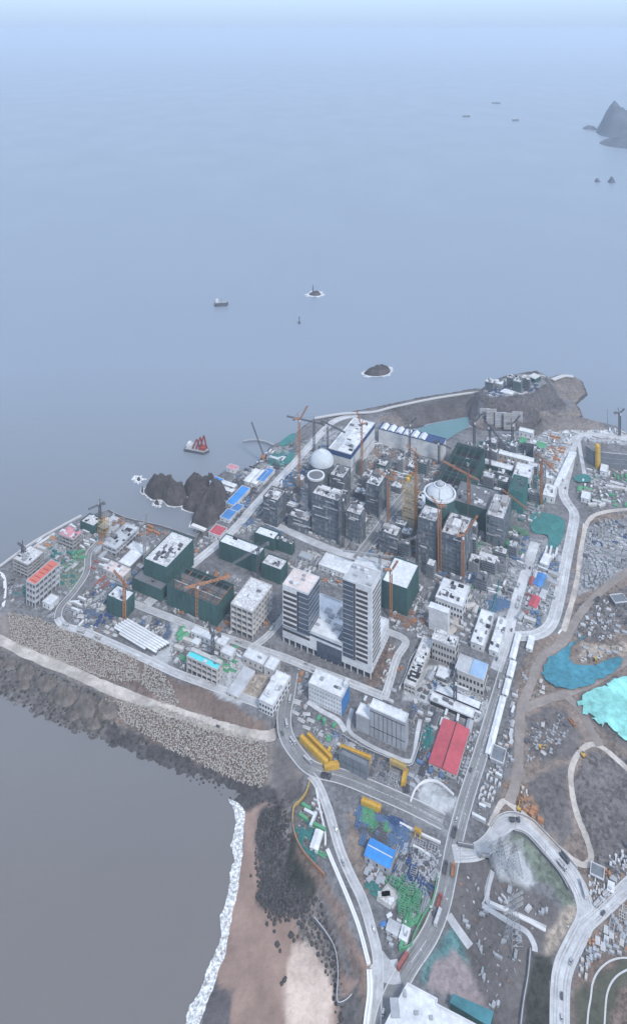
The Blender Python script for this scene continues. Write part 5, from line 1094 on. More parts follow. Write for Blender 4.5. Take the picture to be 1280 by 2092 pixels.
p = g(538, 935); r = thing('crawler_crane', 'long leaning boom crane on the shore of the coastal yard', 'crawler crane', p)
MB().box(-3, 3, -4, 4, .2, 4).build('body', M['rust'], r); mb = MB(); lattice(mb, (0, 2, 3), (-20, 10, 52), 1.6, 4, .3); mb.build('boom', M['craned'], r); MB().box(-4, -2.4, -4.5, 4.5, 0, 1.4).build('track', M['blk'], r); MB().box(2.4, 4, -4.5, 4.5, 0, 1.4).build('track', M['blk'], r)
W('jetty', 'thin jetty reaching from the coastal yard into the sea', [(497,902),(520,899),(545,904),(562,912)], 3, 1.6, 3, 'steel', 'jetty')
mast = lambda label, px, by, ty: (lambda p_: MB().bar((0, 0, 0), (0, 0, (by - ty) * p_.y / FPX), .6).box(-1.2, 1.2, -1.2, 1.2, -.3, .8).build('pole', M['steel'], thing('light_mast', label, 'light mast', p_)))(g(px, by))
mast('tall thin mast on the east shore', 1240, 872, 835); mast('leaning pole mast by the headland cove', 1157, 855, 824)

# ------------------------------------------------------------------ pylons and substation
def pylon(label, px, by, ty):
    P_ = g(px, by); Hh = (by - ty) * P_.y / FPX; r_ = thing('pylon', label, 'pylon', P_, .4, 'lattice pylons in the substation yard'); mb = MB(); b0 = 4.2
    def cs(z): f = b0 * (1 - z / Hh) + .8; return [Vector((f * i, f * j, z)) for i, j in ((1, 1), (1, -1), (-1, -1), (-1, 1))]
    n_ = 9
    for k in range(n_):
        A_, B_ = cs(Hh * k / n_), cs(Hh * (k + 1) / n_)
        for i in range(4): mb.bar(A_[i], B_[i], .22).bar(A_[i], B_[(i + 1) % 4], .14).bar(B_[i], B_[(i + 1) % 4], .14)
    mb.build('tower', M['steel'], r_)
    for z in (.72, .84, .96):
        mb = MB(); lattice(mb, (-9, 0, Hh * z), (9, 0, Hh * z), 1.0, 3, .14); mb.build('cross_arm', M['steel'], r_)
pylon('lattice pylon on the white pad inside the loop road', 1050, 1788, 1722); pylon('lattice pylon in the dark yard beyond the curved walkway', 1048, 1925, 1830); pylon('slim lattice pylon at the road bend by the white pad', 1021, 1782, 1712)

# headland works: concrete cliff panels and a green block on top
slab_building('netted_building', 'small dark green netted block on top of the headland', [(1078,768),(1092,775),(1104,768),(1090,762)], 33, 9, 'net', 'roofc')
slab_building('site_office', 'pale low building on the headland top near the cliff panels', [(1020,800),(1045,806),(1052,799),(1030,794)], 33, 4, 'cream', 'roof')
for i, (px, py, w2, h2) in enumerate([(990, 860, 9, 26), (1003, 866, 9, 30), (1022, 868, 10, 26), (1040, 872, 10, 28), (1056, 862, 9, 22)]):
    p = g(px, py, 8); r = thing('cliff_panel', ['leftmost pale concrete panel wall under the headland', 'second pale concrete panel wall from the left under the headland', 'middle pale concrete panel wall under the headland', 'second pale concrete panel wall from the right under the headland', 'rightmost pale concrete panel wall under the headland'][i], 'retaining wall', (p.x, p.y, 4), .1 - i * .05)
    MB().box(-w2, w2, -1.2, 1.2, 0, h2).build('panel', M['conc' if i % 2 else 'grey'], r)
    for k in range(3): MB().box(-w2 - .3, w2 + .3, -1.6, -1.21, h2 * (k + .6) / 3, h2 * (k + .6) / 3 + .8).build('beam', M['cream'], r)

# ------------------------------------------------------------------ loose things: placement helpers
ROADW = [(wline(p, z, 3), wd, z) for _, p, wd, z, _, _ in ROADS]
def in_poly(x, y, P):
    c = False; n = len(P)
    for i in range(n):
        ax, ay = P[i][0], P[i][1]; bx, by = P[(i + 1) % n][0], P[(i + 1) % n][1]
        if (ay > y) != (by > y) and x < (bx - ax) * (y - ay) / (by - ay + 1e-12) + ax: c = not c
    return c
RP = np.array([(L[i].x, L[i].y, L[i + 1].x, L[i + 1].y, wd / 2 + 2.2) for L, wd, z in ROADW for i in range(len(L) - 1)])
def road_free(x, y, pad=0):
    ex, ey = RP[:, 2] - RP[:, 0], RP[:, 3] - RP[:, 1]; t = np.clip(((x - RP[:, 0]) * ex + (y - RP[:, 1]) * ey) / (ex * ex + ey * ey + 1e-9), 0, 1)
    return bool(np.all(np.hypot(x - RP[:, 0] - t * ex, y - RP[:, 1] - t * ey) > RP[:, 4] + pad))
OA = np.array(OCC); OCO, OSI = np.cos(OA[:, 4]), np.sin(OA[:, 4])
def occ_free(x, y, pad=.8):
    dx, dy = x - OA[:, 0], y - OA[:, 1]; u = np.abs(dx * OCO + dy * OSI); v = np.abs(-dx * OSI + dy * OCO)
    return not bool(np.any((u < OA[:, 2] + pad) & (v < OA[:, 3] + pad)))
def scatter(pts, z, spacing, rnd, pad=1.0, limit=9999, check=True):
    P = gp(pts, z); x0, x1 = min(p.x for p in P), max(p.x for p in P); y0, y1 = min(p.y for p in P), max(p.y for p in P); out = []; cell = {}
    for _ in range(int((x1 - x0) * (y1 - y0) / spacing ** 2 * 3)):
        x, y = rnd.uniform(x0, x1), rnd.uniform(y0, y1)
        if not in_poly(x, y, P): continue
        k = (int(x // spacing), int(y // spacing))
        if any((cell.get((k[0] + i, k[1] + j)) or (1e9, 1e9)) and math.hypot(x - cell.get((k[0] + i, k[1] + j), (1e9, 1e9))[0], y - cell.get((k[0] + i, k[1] + j), (1e9, 1e9))[1]) < spacing for i in (-1, 0, 1) for j in (-1, 0, 1)): continue
        if check and (not road_free(x, y, pad) or not occ_free(x, y, pad)): continue
        cell[k] = (x, y); out.append((x, y))
        if len(out) >= limit: break
    return out
# ------------------------------------------------------------------ tetrapods
tetm = mat("weathered tetrapod concrete", (.38,.365,.35), .9, .3, .5)
def tet(mb, M_, s=1.0):
    for d in (Vector((0, 0, 1)), Vector((.94, 0, -.33)), Vector((-.47, .82, -.33)), Vector((-.47, -.82, -.33))):
        u = d.cross(Vector((.3, .5, .8))).normalized(); v = d.cross(u); k = [(u * c_ + v * s_) for c_, s_ in ((1, 0), (0, 1), (-1, 0), (0, -1))]
        mb.poly([M_ @ (q * .62 * s) for q in k] + [M_ @ (d * 1.9 * s + q * .36 * s) for q in k], [(0, 1, 5, 4), (1, 2, 6, 5), (2, 3, 7, 6), (3, 0, 4, 7), (4, 5, 6, 7)])
tmesh = []
for i in range(4):
    mb = MB(); tet(mb, Matrix.Rotation(i * 1.3, 4, 'X') @ Matrix.Rotation(i * .7, 4, 'Z')); o = mb.build('tetrapod', tetm); tmesh.append(o.data); bpy.data.objects.remove(o)
TZ = [([(212,1434),(330,1452),(450,1494),(543,1522),(545,1590),(530,1612),(440,1572),(350,1532),(245,1470)], 4, 'lower'),
      ([(15,1258),(75,1270),(180,1310),(280,1350),(285,1392),(230,1388),(110,1342),(25,1308)], 9, 'upper'), ([(296,1362),(340,1392),(368,1440),(330,1432),(288,1396)], 9, 'upper')]
rest = MB(); cnt = 0; tr = random.Random(3); allp = []
for P_, z_, w0 in TZ:
    allp += [(x, y, w0) for x, y in scatter(P_, z_, 1.85, tr, check=False)]
allp.sort(key=lambda p: p[1])
for x, y, w0 in allp:
    zz = hgt(x, y) + tr.uniform(.3, 1.3); s = tr.uniform(.7, 1.0); e_ = (tr.uniform(0, 6), tr.uniform(0, 6), tr.uniform(0, 6))
    if cnt < 300:
        o = bpy.data.objects.new('tetrapod', tr.choice(tmesh)); link(o); o.location = (x, y, zz); o.rotation_euler = e_; o.scale = (s, s, s); cnt += 1
        tag(o, 'pale concrete tetrapod on the slope between the seawall road and the dark shore', 'tetrapod', 'tetrapods on the lower sea slope')
    else:
        Mx = Matrix.Translation((x, y, zz)) @ Matrix.Rotation(e_[0], 4, 'X') @ Matrix.Rotation(e_[1], 4, 'Z'); tet(rest, Mx, s)
tag(rest.build('tetrapods', tetm), 'mass of pale concrete tetrapods covering the sea slopes', 'tetrapods', kind='stuff')
# dark boulders on the beach head and shore, one mass
bm_ = MB(); br = random.Random(8)
def boulder(mb, x, y, z, s, rr):
    n = 6; k = [(s * rr.uniform(.7, 1.2) * math.cos(t), s * rr.uniform(.7, 1.2) * math.sin(t)) for t in [2 * math.pi * i / n for i in range(n)]]
    mb.poly([(x + a_, y + b_, z - .5) for a_, b_ in k] + [(x + a_ * .7, y + b_ * .7, z + s * rr.uniform(.4, .7)) for a_, b_ in k] + [(x, y, z + s * .9)], [(i, (i + 1) % n, n + (i + 1) % n, n + i) for i in range(n)] + [(n + i, n + (i + 1) % n, 2 * n) for i in range(n)])
for P_, sp, z_ in [([(528,1665),(572,1655),(585,1690),(578,1740),(600,1810),(640,1850),(620,1875),(560,1885),(525,1835),(520,1745)], 2.0, 3), ([(600,1870),(650,1840),(690,1950),(705,2092),(688,2100),(678,2020),(650,1950)], 2.6, 4),
               ([(-30,1345),(100,1385),(215,1440),(240,1490),(345,1538),(440,1580),(540,1625),(560,1660),(440,1620),(300,1545),(215,1510),(120,1480),(-30,1400)], 3.6, 1.5), ([(548,1640),(580,1640),(596,1740),(575,1745)], 2.6, 4)]:
    for x, y in scatter(P_, z_, sp, br, check=False): boulder(bm_, x, y, hgt(x, y), br.uniform(.7, 2.0), br)
tag(bm_.build('boulders', mat("dark wet boulders", (.062,.06,.062), .85, .35, .3)), 'dark boulders strewn along the shore and beach head', 'boulders', kind='stuff')
for i, (px, py, s) in enumerate([(566,1932,2.2),(572,1945,1.6),(580,2005,2.0),(575,2012,1.5),(583,2000,1.2),(595,1915,2.6),(600,1925,1.8),(608,1918,1.4),(560,1905,1.5),(512,1790,1.4),(545,1890,1.8)]):
    p = g(px, py, 1); mb = MB(); boulder(mb, 0, 0, 0, s, br); tag(mb.build('boulder', mat("dark wet boulders"), loc=(p.x, p.y, hgt(p.x, p.y))), 'dark boulder lying apart on the wet sand', 'boulder', 'lone boulders on the beach')
M['brick'] = mat('faded red paint', (.30,.10,.09), .7, .2, .4); M['dirtyw'] = mat('dusty off white', (.46,.47,.50), .8, .2, .4); M['fadeb'] = mat('faded blue paint', (.10,.17,.30), .7, .2, .4)
# ------------------------------------------------------------------ site material kit
KM = {}
def cols(k): return {'white': 'dirtyw', 'blue': 'fadeb', 'teal': 'net3', 'grey': 'grey', 'rust': 'rust', 'dark': 'craned', 'green': 'green', 'yellow': 'yel', 'red': 'brick', 'tan': 'cream', 'steel': 'steel', 'navy': 'navy'}[k]
def kit(kind, col, v):
    key = (kind, col, v)
    if key in KM: return KM[key]
    rr = random.Random(str(key)); mb = MB(); m = M[cols(col)]; parts = []
    if kind == 'container':
        L_ = [6, 12, 9][v % 3]; mb.box(-L_ / 2, L_ / 2, -1.25, 1.25, 0, 2.6)
        for i in range(int(L_ / 1.2)): mb.box(-L_ / 2 + .4 + i * 1.2, -L_ / 2 + .7 + i * 1.2, -1.32, 1.32, .2, 2.45)
        parts = [('body', mb, m), ('roof', MB().box(-L_ / 2 + .1, L_ / 2 - .1, -1.15, 1.15, 2.6, 2.72), M['roof'] if col in ('white', 'grey') else m)]
    elif kind == 'site_hut':
        L_, W_ = rr.uniform(8, 15), rr.uniform(4, 6.5); mb.box(-L_ / 2, L_ / 2, -W_ / 2, W_ / 2, 0, 3)
        parts = [('wall', mb, M['cream']), ('roof', MB().gable(-L_ / 2, L_ / 2, -W_ / 2, W_ / 2, 3.02, 4.2), m)]
    elif kind == 'pipe_bundle':
        L_ = rr.uniform(5, 12); n = rr.randint(4, 7)
        for i in range(n):
            y = (i - n / 2) * .9; mb.bar((-L_ / 2 + rr.uniform(-.6, .6), y, .45), (L_ / 2 + rr.uniform(-.6, .6), y, .45), .42)
            if i % 2 and i < n - 1: mb.bar((-L_ / 2, y + .45, 1.15), (L_ / 2, y + .45, 1.15), .4)
        parts = [('bundle', mb, m)]
    elif kind == 'material_stack':
        for i in range(rr.randint(3, 6)):
            x, y = rr.uniform(-2.5, 2.5), rr.uniform(-2.5, 2.5); sx, sy = rr.uniform(.5, 2.2), rr.uniform(.4, 1.2); mb.box(x - sx, x + sx, y - sy, y + sy, 0, rr.uniform(.5, 2.0))
        parts = [('stack', mb, m)]
    elif kind == 'steel_frame':
        L_, W_, H_ = rr.uniform(4, 9), rr.uniform(3, 5), rr.uniform(1.5, 4)
        for z in (.3, H_):
            for y in (-W_ / 2, W_ / 2): mb.bar((-L_ / 2, y, z), (L_ / 2, y, z), .25)
            for x in [-L_ / 2 + L_ * i / 3 for i in range(4)]: mb.bar((x, -W_ / 2, z), (x, W_ / 2, z), .22)
        for x in (-L_ / 2, L_ / 2):
            for y in (-W_ / 2, W_ / 2): mb.bar((x, y, 0), (x, y, H_), .25)
        parts = [('frame', mb, m)]
    elif kind == 'formwork_panel':
        for i in range(rr.randint(2, 4)): z = i * .5; mb.box(-2.6 + rr.uniform(-.6, .6), 2.6, -1.6 + rr.uniform(-.4, .4), 1.6, z, z + .38)
        parts = [('panel_pile', mb, m)]
    elif kind == 'storage_tank':
        mb.lathe([(2.1, 0), (2.1, 4.2), (1.2, 5), (.1, 5.2)], 14); parts = [('tank', mb, m), ('ladder', MB().box(2.1, 2.5, -.3, .3, 0, 4.4), M['steel'])]
    elif kind == 'truck':
        parts = [('cab', MB().box(2.6, 4.4, -1.2, 1.2, .7, 3.0).box(2.7, 4.0, -1.1, 1.1, 3.0, 3.2), m), ('cargo_bed', MB().box(-4.6, 2.3, -1.25, 1.25, 1.0, 1.4).box(-4.6, 2.3, -1.3, -1.15, 1.4, 2.5).box(-4.6, 2.3, 1.15, 1.3, 1.4, 2.5).box(2.1, 2.3, -1.15, 1.15, 1.4, 2.6), M['steel'] if v % 2 else m),
                 ('windscreen', MB().box(4.38, 4.46, -1, 1, 1.9, 2.8), M['glass'])]
        for x in (3.4, -1.6, -3.2):
            for y in (-1.1, 1.1): parts.append(('wheel', MB().lathe([(.5, -.16), (.5, .16)], 10), M['blk'], (x, y, .5)))
    elif kind == 'car':
        b = MB().box(-2.2, 2.2, -.88, .88, .35, .95); k = MB(); k.poly([(-1.7, -.8, .95), (1.2, -.8, .95), (.6, -.7, 1.5), (-1.2, -.7, 1.5), (-1.7, .8, .95), (1.2, .8, .95), (.6, .7, 1.5), (-1.2, .7, 1.5)], [(0, 1, 2, 3), (5, 4, 7, 6), (1, 5, 6, 2), (4, 0, 3, 7)])
        parts = [('body', b, m), ('window', k, M['glass']), ('roof', MB().box(-1.2, .6, -.7, .7, 1.5, 1.56), m)]
        for x in (1.35, -1.35):
            for y in (-.8, .8): parts.append(('wheel', MB().lathe([(.33, -.12), (.33, .12)], 10), M['blk'], (x, y, .33)))
    elif kind == 'excavator':
        bo = MB(); bo.bar((.8, .3, 1.8), (4, .3, 4.6), .3).bar((4, .3, 4.6), (6.4, .3, 2.2), .24)
        parts = [('body', MB().box(-2, 1.2, -1.4, 1.4, 1, 2.4), m), ('cab', MB().box(.1, 1.6, -1.3, -.1, 1.4, 3.1), M['glass']), ('boom', bo, m), ('bucket', MB().box(5.8, 7, -.5, 1.1, 1.0, 2.2), M['craned']),
                 ('track', MB().box(-2.3, 2.1, -1.7, -1.0, 0, .95), M['blk']), ('track', MB().box(-2.3, 2.1, 1.0, 1.7, 0, .95), M['blk'])]
    elif kind == 'bus':
        parts = [('body', MB().box(-6, 6, -1.3, 1.3, .5, 3.1), m), ('roof', MB().box(-5.8, 5.8, -1.2, 1.2, 3.1, 3.25), m), ('window', MB().box(-5.6, 5.6, -1.34, -1.3, 1.7, 2.7).box(-5.6, 5.6, 1.3, 1.34, 1.7, 2.7), M['glass']), ('windscreen', MB().box(6, 6.05, -1.2, 1.2, 1.4, 2.8), M['glass'])]
        for x in (4, -3.6):
            for y in (-1.1, 1.1): parts.append(('wheel', MB().lathe([(.5, -.16), (.5, .16)], 10), M['blk'], (x, y, .5)))
    out = []
    for p in parts:
        o = p[1].build(p[0], p[2]); out.append((p[0], o.data, p[3] if len(p) > 3 else None)); bpy.data.objects.remove(o)
    KM[key] = out; return out
COUNT = {}
def place(kind, col, x, y, an, label, group=None, z=None, v=0, cat=None):
    ps = kit(kind, col, v); z = (max(hgt(x, y), 0) if z is None else z) + .02; COUNT[kind] = COUNT.get(kind, 0) + 1
    cat = cat or kind.replace('_', ' ')
    if len(ps) == 1:
        o = bpy.data.objects.new(kind, ps[0][1]); link(o); o.location = (x, y, z); o.rotation_euler = (0, 0, an); return tag(o, label, cat, group)
    r_ = thing(kind, label, cat, (x, y, z), an, group)
    for nm_, me, loc in ps:
        o = bpy.data.objects.new(nm_, me); link(o, r_)
        if loc: o.location = loc; o.rotation_euler = (math.pi / 2, 0, 0)
    return r_
A0, B0 = BANG + math.pi / 2, BANG
REG = [ # name, polygon, z, spacing, kinds, colours
 ('at the bare western tip', [(60,1200),(110,1165),(165,1145),(170,1185),(140,1230),(112,1262),(50,1258),(15,1215),(20,1180)], 9.5, 'MMFPS', 'white grey teal steel dark tan'),
 ('on the green plot of the west block', [(100,1120),(170,1105),(205,1100),(190,1130),(130,1170),(112,1150)], 7.5, 'MPFC', 'white green grey teal white'),
 ('in the yard behind the northwest seawall', [(40,1150),(70,1112),(130,1080),(225,1050),(330,1085),(400,1108),(425,1100),(390,1125),(300,1120),(210,1140),(180,1115),(110,1110),(70,1150)], 9, 'MSCFH', 'white grey steel white rust'),
 ('between the sheds of the west block', [(180,1150),(270,1140),(300,1165),(270,1225),(200,1190)], 8.5, 'MPCF', 'white red grey blue white'),
 ('in the storage yard north of the apron road', [(130,1245),(200,1195),(225,1225),(250,1270),(300,1262),(350,1272),(345,1298),(322,1332),(250,1305),(170,1285)], 7, 'MMPPCFS', 'white white blue grey tan steel white navy'),
 ('around the turquoise roofed frame', [(345,1330),(370,1285),(440,1296),(490,1322),(500,1350),(470,1395),(440,1412),(370,1382)], 8, 'MMCFHP', 'white grey tan green white'),
 ('on the ground between netted buildings and inner road', [(300,1180),(345,1195),(450,1170),(540,1195),(560,1260),(500,1325),(440,1290),(340,1262),(270,1240)], 10, 'MPFC', 'grey white rust tan steel'),
 ('along the harbour road by the cove', [(400,1110),(440,1105),(470,1085),(440,1120),(380,1155),(400,1130)], 8, 'MFP', 'tan grey rust white'),
 ('on the yard behind the office towers', [(575,1150),(640,1125),(720,1145),(790,1165),(860,1195),(870,1235),(860,1300),(800,1280),(780,1200),(650,1200),(600,1200)], 7.5, 'MMCFSP', 'white rust grey tan white steel'),
 ('around the podium of the office towers', [(560,1300),(590,1350),(700,1400),(770,1420),(800,1320),(830,1320),(800,1440),(600,1362)], 11, 'MF', 'rust tan grey white'),
 ('on the west part of the first reactor site', [(480,1090),(550,1010),(640,912),(672,900),(640,1000),(600,1100),(540,1080)], 6.6, 'MMFSPC', 'white white grey steel blue dark'),
 ('on the middle of the first reactor site', [(600,1100),(640,1010),(690,940),(720,990),(760,960),(790,960),(760,1070),(720,1130),(640,1110)], 6.4, 'MMFSPC', 'white white grey steel dark'),
 ('in front of the hall with six roof ridges', [(745,960),(765,900),(900,950),(885,985),(830,985),(780,1010)], 7, 'MMFSC', 'white steel grey rust tan white'),
 ('on the west part of the second reactor site', [(745,1130),(830,1000),(855,1000),(850,1170),(790,1155)], 6.6, 'MMFSPC', 'white blue grey steel rust tan'),
 ('on the east part of the second reactor site', [(870,1060),(1000,1060),(1080,1090),(1070,1130),(1040,1240),(960,1250),(900,1195),(870,1180)], 6.4, 'MMFSPC', 'white white blue grey steel dark green'),
 ('among the east works', [(930,915),(1060,885),(1145,890),(1150,920),(1105,1050),(1080,1070),(990,1040),(950,960)], 7.0, 'MMFSCP', 'white white teal grey steel rust'),
 ('in the narrow east yard', [(1048,1262),(1085,1130),(1130,1120),(1148,1140),(1130,1230),(1100,1280),(1060,1285)], 6.8, 'MMCFHT', 'white white blue grey red steel'),
 ('round the white buildings south of the second reactor site', [(850,1250),(880,1200),(960,1230),(1000,1300),(960,1320),(900,1320),(860,1310)], 9.5, 'MCFH', 'white grey tan steel'),
 ('on the east bank yard below the coast', [(1105,885),(1290,880),(1290,905),(1180,905),(1140,930)], 8, 'MMCHF', 'white white grey tan steel'),
 ('in the far east yard behind the netted wall', [(1200,960),(1300,965),(1300,1035),(1200,1035),(1180,1000)], 8.5, 'MMFCH', 'white white grey tan green'),
 ('in the scrap plot east of the east road', [(1195,1085),(1225,1065),(1290,1058),(1290,1150),(1215,1205),(1185,1200)], 6.6, 'MMFFSP', 'grey steel white dark navy grey steel'),
 ('between the concrete wing and the office with blue roof', [(850,1420),(880,1370),(1000,1370),(995,1440),(960,1490),(880,1490),(840,1470)], 7.5, 'MMCFH', 'white white grey dark blue'),
 ('behind the storage buildings', [(720,1430),(760,1430),(850,1460),(870,1500),(850,1560),(838,1480),(760,1445)], 8.5, 'MCF', 'white grey tan steel'),
 ('beside the wide white building', [(600,1420),(625,1440),(700,1480),(735,1520),(690,1530),(620,1490),(600,1450)], 7.5, 'MMFPT', 'white white grey green dark'),
 ('on the pavement between gatehouse and towers', [(590,1350),(630,1375),(625,1420),(600,1410),(590,1385)], 7, 'MF', 'rust grey white'),
 ('in the crane yard by the yellow girders', [(670,1500),(700,1510),(850,1575),(860,1620),(800,1610),(700,1580),(672,1560),(650,1520)], 7.0, 'MMFPSC', 'steel blue yellow grey dark white'),
 ('along the west side of the red roof', [(858,1500),(885,1480),(876,1555),(925,1600),(905,1600),(865,1590),(850,1560)], 6.2, 'MMFP', 'blue grey steel teal dark'),
 ('along the east side of the red roof', [(965,1495),(985,1500),(960,1570),(940,1610),(935,1590)], 6.2, 'MMFP', 'grey steel blue white'),
 ('in the north part of the pipe yard', [(725,1650),(745,1645),(830,1685),(835,1740),(800,1735),(755,1718),(735,1715)], 4.4, 'PPPPSS', 'blue navy blue green dark steel'),
 ('in the east part of the pipe yard', [(805,1740),(850,1720),(898,1740),(890,1790),(870,1830),(830,1800),(806,1780)], 4.6, 'PPMSSF', 'dark steel navy grey grey'),
 ('in the green steel part of the pipe yard', [(800,1790),(835,1800),(872,1830),(868,1860),(845,1890),(820,1880),(812,1845),(820,1830),(795,1805)], 3.9, 'PPPPS', 'green green green green steel'),
 ('below the blue gabled hall', [(744,1770),(790,1795),(765,1830),(745,1810)], 4.6, 'MPF', 'teal green grey white'),
 ('at the south tip of the pipe yard', [(780,1890),(835,1890),(838,1930),(810,1945),(790,1925)], 6.2, 'MPC', 'grey white green steel'),
 ('in the small yard with the orange fence', [(605,1700),(615,1650),(650,1640),(662,1720),(655,1760),(635,1760)], 6.5, 'MPFC', 'grey teal green white'),
 ('on the strip between main road barracks and haul road', [(1012,1560),(1046,1430),(1062,1400),(1058,1530),(1020,1590),(1000,1640),(975,1680),(985,1610)], 6.2, 'MMFCP', 'white grey tan steel white'),
 ('in the rubble plot beside the haul road', [(1068,1385),(1100,1370),(1120,1420),(1075,1430)], 6.5, 'MF', 'white grey tan'),
 ('on the dark quarry plot', [(1075,1480),(1150,1460),(1160,1500),(1120,1550),(1080,1560)], 8.5, 'MF', 'white grey tan dark'),
 ('in the rusty scrap strip', [(1035,1600),(1070,1610),(1110,1690),(1085,1690),(1045,1640)], 5.5, 'MF', 'rust rust tan dark'),
 ('in the scrap yard by the loop road', [(1205,1790),(1290,1735),(1290,1795),(1225,1860),(1205,1850)], 5.0, 'MMFCP', 'white grey dark tan rust'),
 ('in the scrap yard south of the branch road', [(1180,1960),(1215,1910),(1300,1840),(1300,1935),(1230,1950),(1190,1990)], 5.0, 'MMFS', 'tan white grey dark tan rust'),
 ('on the substation gravel', [(1010,1795),(1120,1855),(1090,1900),(1010,1860)], 11, 'MF', 'grey steel white'),
 ('on the dark gravel yard', [(940,1790),(990,1800),(985,1860),(1060,1910),(1065,1990),(1010,2060),(965,1980),(935,1900)], 15, 'M', 'grey steel white'),
 ('on the coastal yard', [(450,1000),(500,960),(545,925),(600,905),(590,930),(530,1000),(480,1070),(455,1050)], 6.6, 'MMFCS', 'white white grey dark blue'),
 ('on the headland top', [(990,798),(1005,782),(1060,767),(1108,767),(1112,782),(1080,803),(1000,810)], 6.2, 'MMFSC', 'white grey steel tan navy'),
 ('on the tan pad in the east', [(1175,1330),(1240,1318),(1270,1330),(1250,1345),(1190,1358)], 9, 'MF', 'rust tan grey'),
 ('on the bare quarry floor', [(1170,1260),(1240,1225),(1290,1225),(1290,1290),(1230,1310),(1180,1300)], 10, 'MF', 'grey dark white'),
]
KN = {'M': 'material_stack', 'P': 'pipe_bundle', 'C': 'container', 'F': 'formwork_panel', 'S': 'steel_frame', 'H': 'site_hut', 'T': 'storage_tank'}
CW = {'material_stack': 'stack of material', 'pipe_bundle': 'bundle of pipes', 'container': 'container', 'formwork_panel': 'pile of panels', 'steel_frame': 'steel frame', 'site_hut': 'roofed site hut', 'storage_tank': 'storage tank'}
wr_ = random.Random(21)
for nm, P_, n_ in [('the first reactor site', [(560,1060),(620,960),(700,935),(770,960),(760,1060),(720,1120),(600,1095)], 40), ('the second reactor site', [(800,1120),(860,1020),(1000,1050),(1070,1090),(1040,1160),(960,1220),(880,1190)], 40), ('the east works', [(940,930),(1060,900),(1120,920),(1100,1030),(1000,1020)], 26), ('the yard before the hall with six roof ridges', [(760,960),(870,950),(850,1010),(790,1030)], 8), ('the headland top', [(995,797),(1010,783),(1060,770),(1100,770),(1080,800)], 9)]:
    for x, y in scatter(P_, 36 if 'headland' in nm else ZL, 16.5, wr_, 7, n_):
        w2, d2, h2 = wr_.uniform(4.5, 8.5), wr_.uniform(4.5, 8), wr_.uniform(5, 22); r = thing('unfinished_block', 'small unfinished block with scaffolding standing on ' + nm, 'unfinished building', (x, y, hgt(x, y)), BANG, 'small unfinished blocks on ' + nm)
        wm = wr_.choice(['net2', 'net2', 'conc', 'net', 'darkc', 'gray2']); MB().box(-w2, w2, -d2, d2, -.3, h2).build('wall', M[wm], r)
        ro = MB().box(-w2 + .4, w2 - .4, -d2 + .4, d2 - .4, h2, h2 + .3).build('roof', M[wr_.choice(['roofc', 'roofg', 'darkc', 'roof'])], r)
        roof_units(ro, w2 * 2, d2 * 2, h2 + .3, 4, wr_); mb = MB()
        for k in range(int(h2 / 3)): mb.box(-w2 - .7, w2 + .7, -d2 - .7, -d2 - .1, k * 3 + 2, k * 3 + 2.3).box(w2 + .1, w2 + .7, -d2, d2, k * 3 + 2, k * 3 + 2.3)
        for k in range(6): mb.bar((-w2 + k * w2 * .4, -d2 - .7, 0), (-w2 + k * w2 * .4, -d2 - .7, h2 + 1.5), .15)
        mb.build('scaffold', M['line'], r); OCC.append((x, y, w2 + 1, d2 + 1, BANG))
OA = np.array(OCC); OCO, OSI = np.cos(OA[:, 4]), np.sin(OA[:, 4])
jobs = []; kr = random.Random(11)
for nm, P_, sp, kinds, colr in REG:
    z_ = 36 if 'headland' in nm else ZL
    for x, y in scatter(P_, z_, sp * .8, kr, .6):
        cr = random.Random(str((nm, int(x // 21), int(y // 21)))); ck, cc_, ca, cv = cr.choice(kinds), cr.choice(colr.split()), cr.choice([0, math.pi / 2]), cr.randint(0, 2)   # like lies with like
        if kr.random() < .3: ck, cc_, ca, cv = kr.choice(kinds), kr.choice(colr.split()), kr.choice([0, math.pi / 2]), kr.randint(0, 2)
        jobs.append((y, x, KN[ck], cc_, nm, B0 + ca + kr.gauss(0, .07 if kr.random() < .8 else .5), cv))
jobs.sort(key=lambda j: j[0])
extra = {}
for y, x, kd, cl, nm, an, v in jobs:
    if COUNT.get(kd, 0) < 296: place(kd, cl, x, y, an, '%s %s %s' % (cl, CW[kd], nm), '%s %s %s' % (cl, CW[kd], nm), v=v)
    else: extra.setdefault(kd, []).append((x, y, an, cl, v))
for kd, L_ in extra.items():      # what is beyond 300 of a kind: one mass of the farthest ones
    mb = MB(); mi = []; used = []
    for x, y, an, cl, v in L_:
        for nm_, me, loc in kit(kd, cl, v):
            Mx = Matrix.Translation((x, y, max(hgt(x, y), 0) + .02)) @ Matrix.Rotation(an, 4, 'Z'); mt = me.materials[0]
            if mt not in used: used.append(mt)
            mb.poly([Mx @ w_.co for w_ in me.vertices], [tuple(p.vertices) for p in me.polygons]); mi += [used.index(mt)] * len(me.polygons)
    o = mb.build(kd + 's', None)
    for mt in used: o.data.materials.append(mt)
    o.data.polygons.foreach_set("material_index", mi); tag(o, 'far scatter of %s across the building site' % CW[kd].replace('bundle', 'bundles').replace('stack', 'stacks').replace('pile', 'piles'), 'site material', kind='stuff')

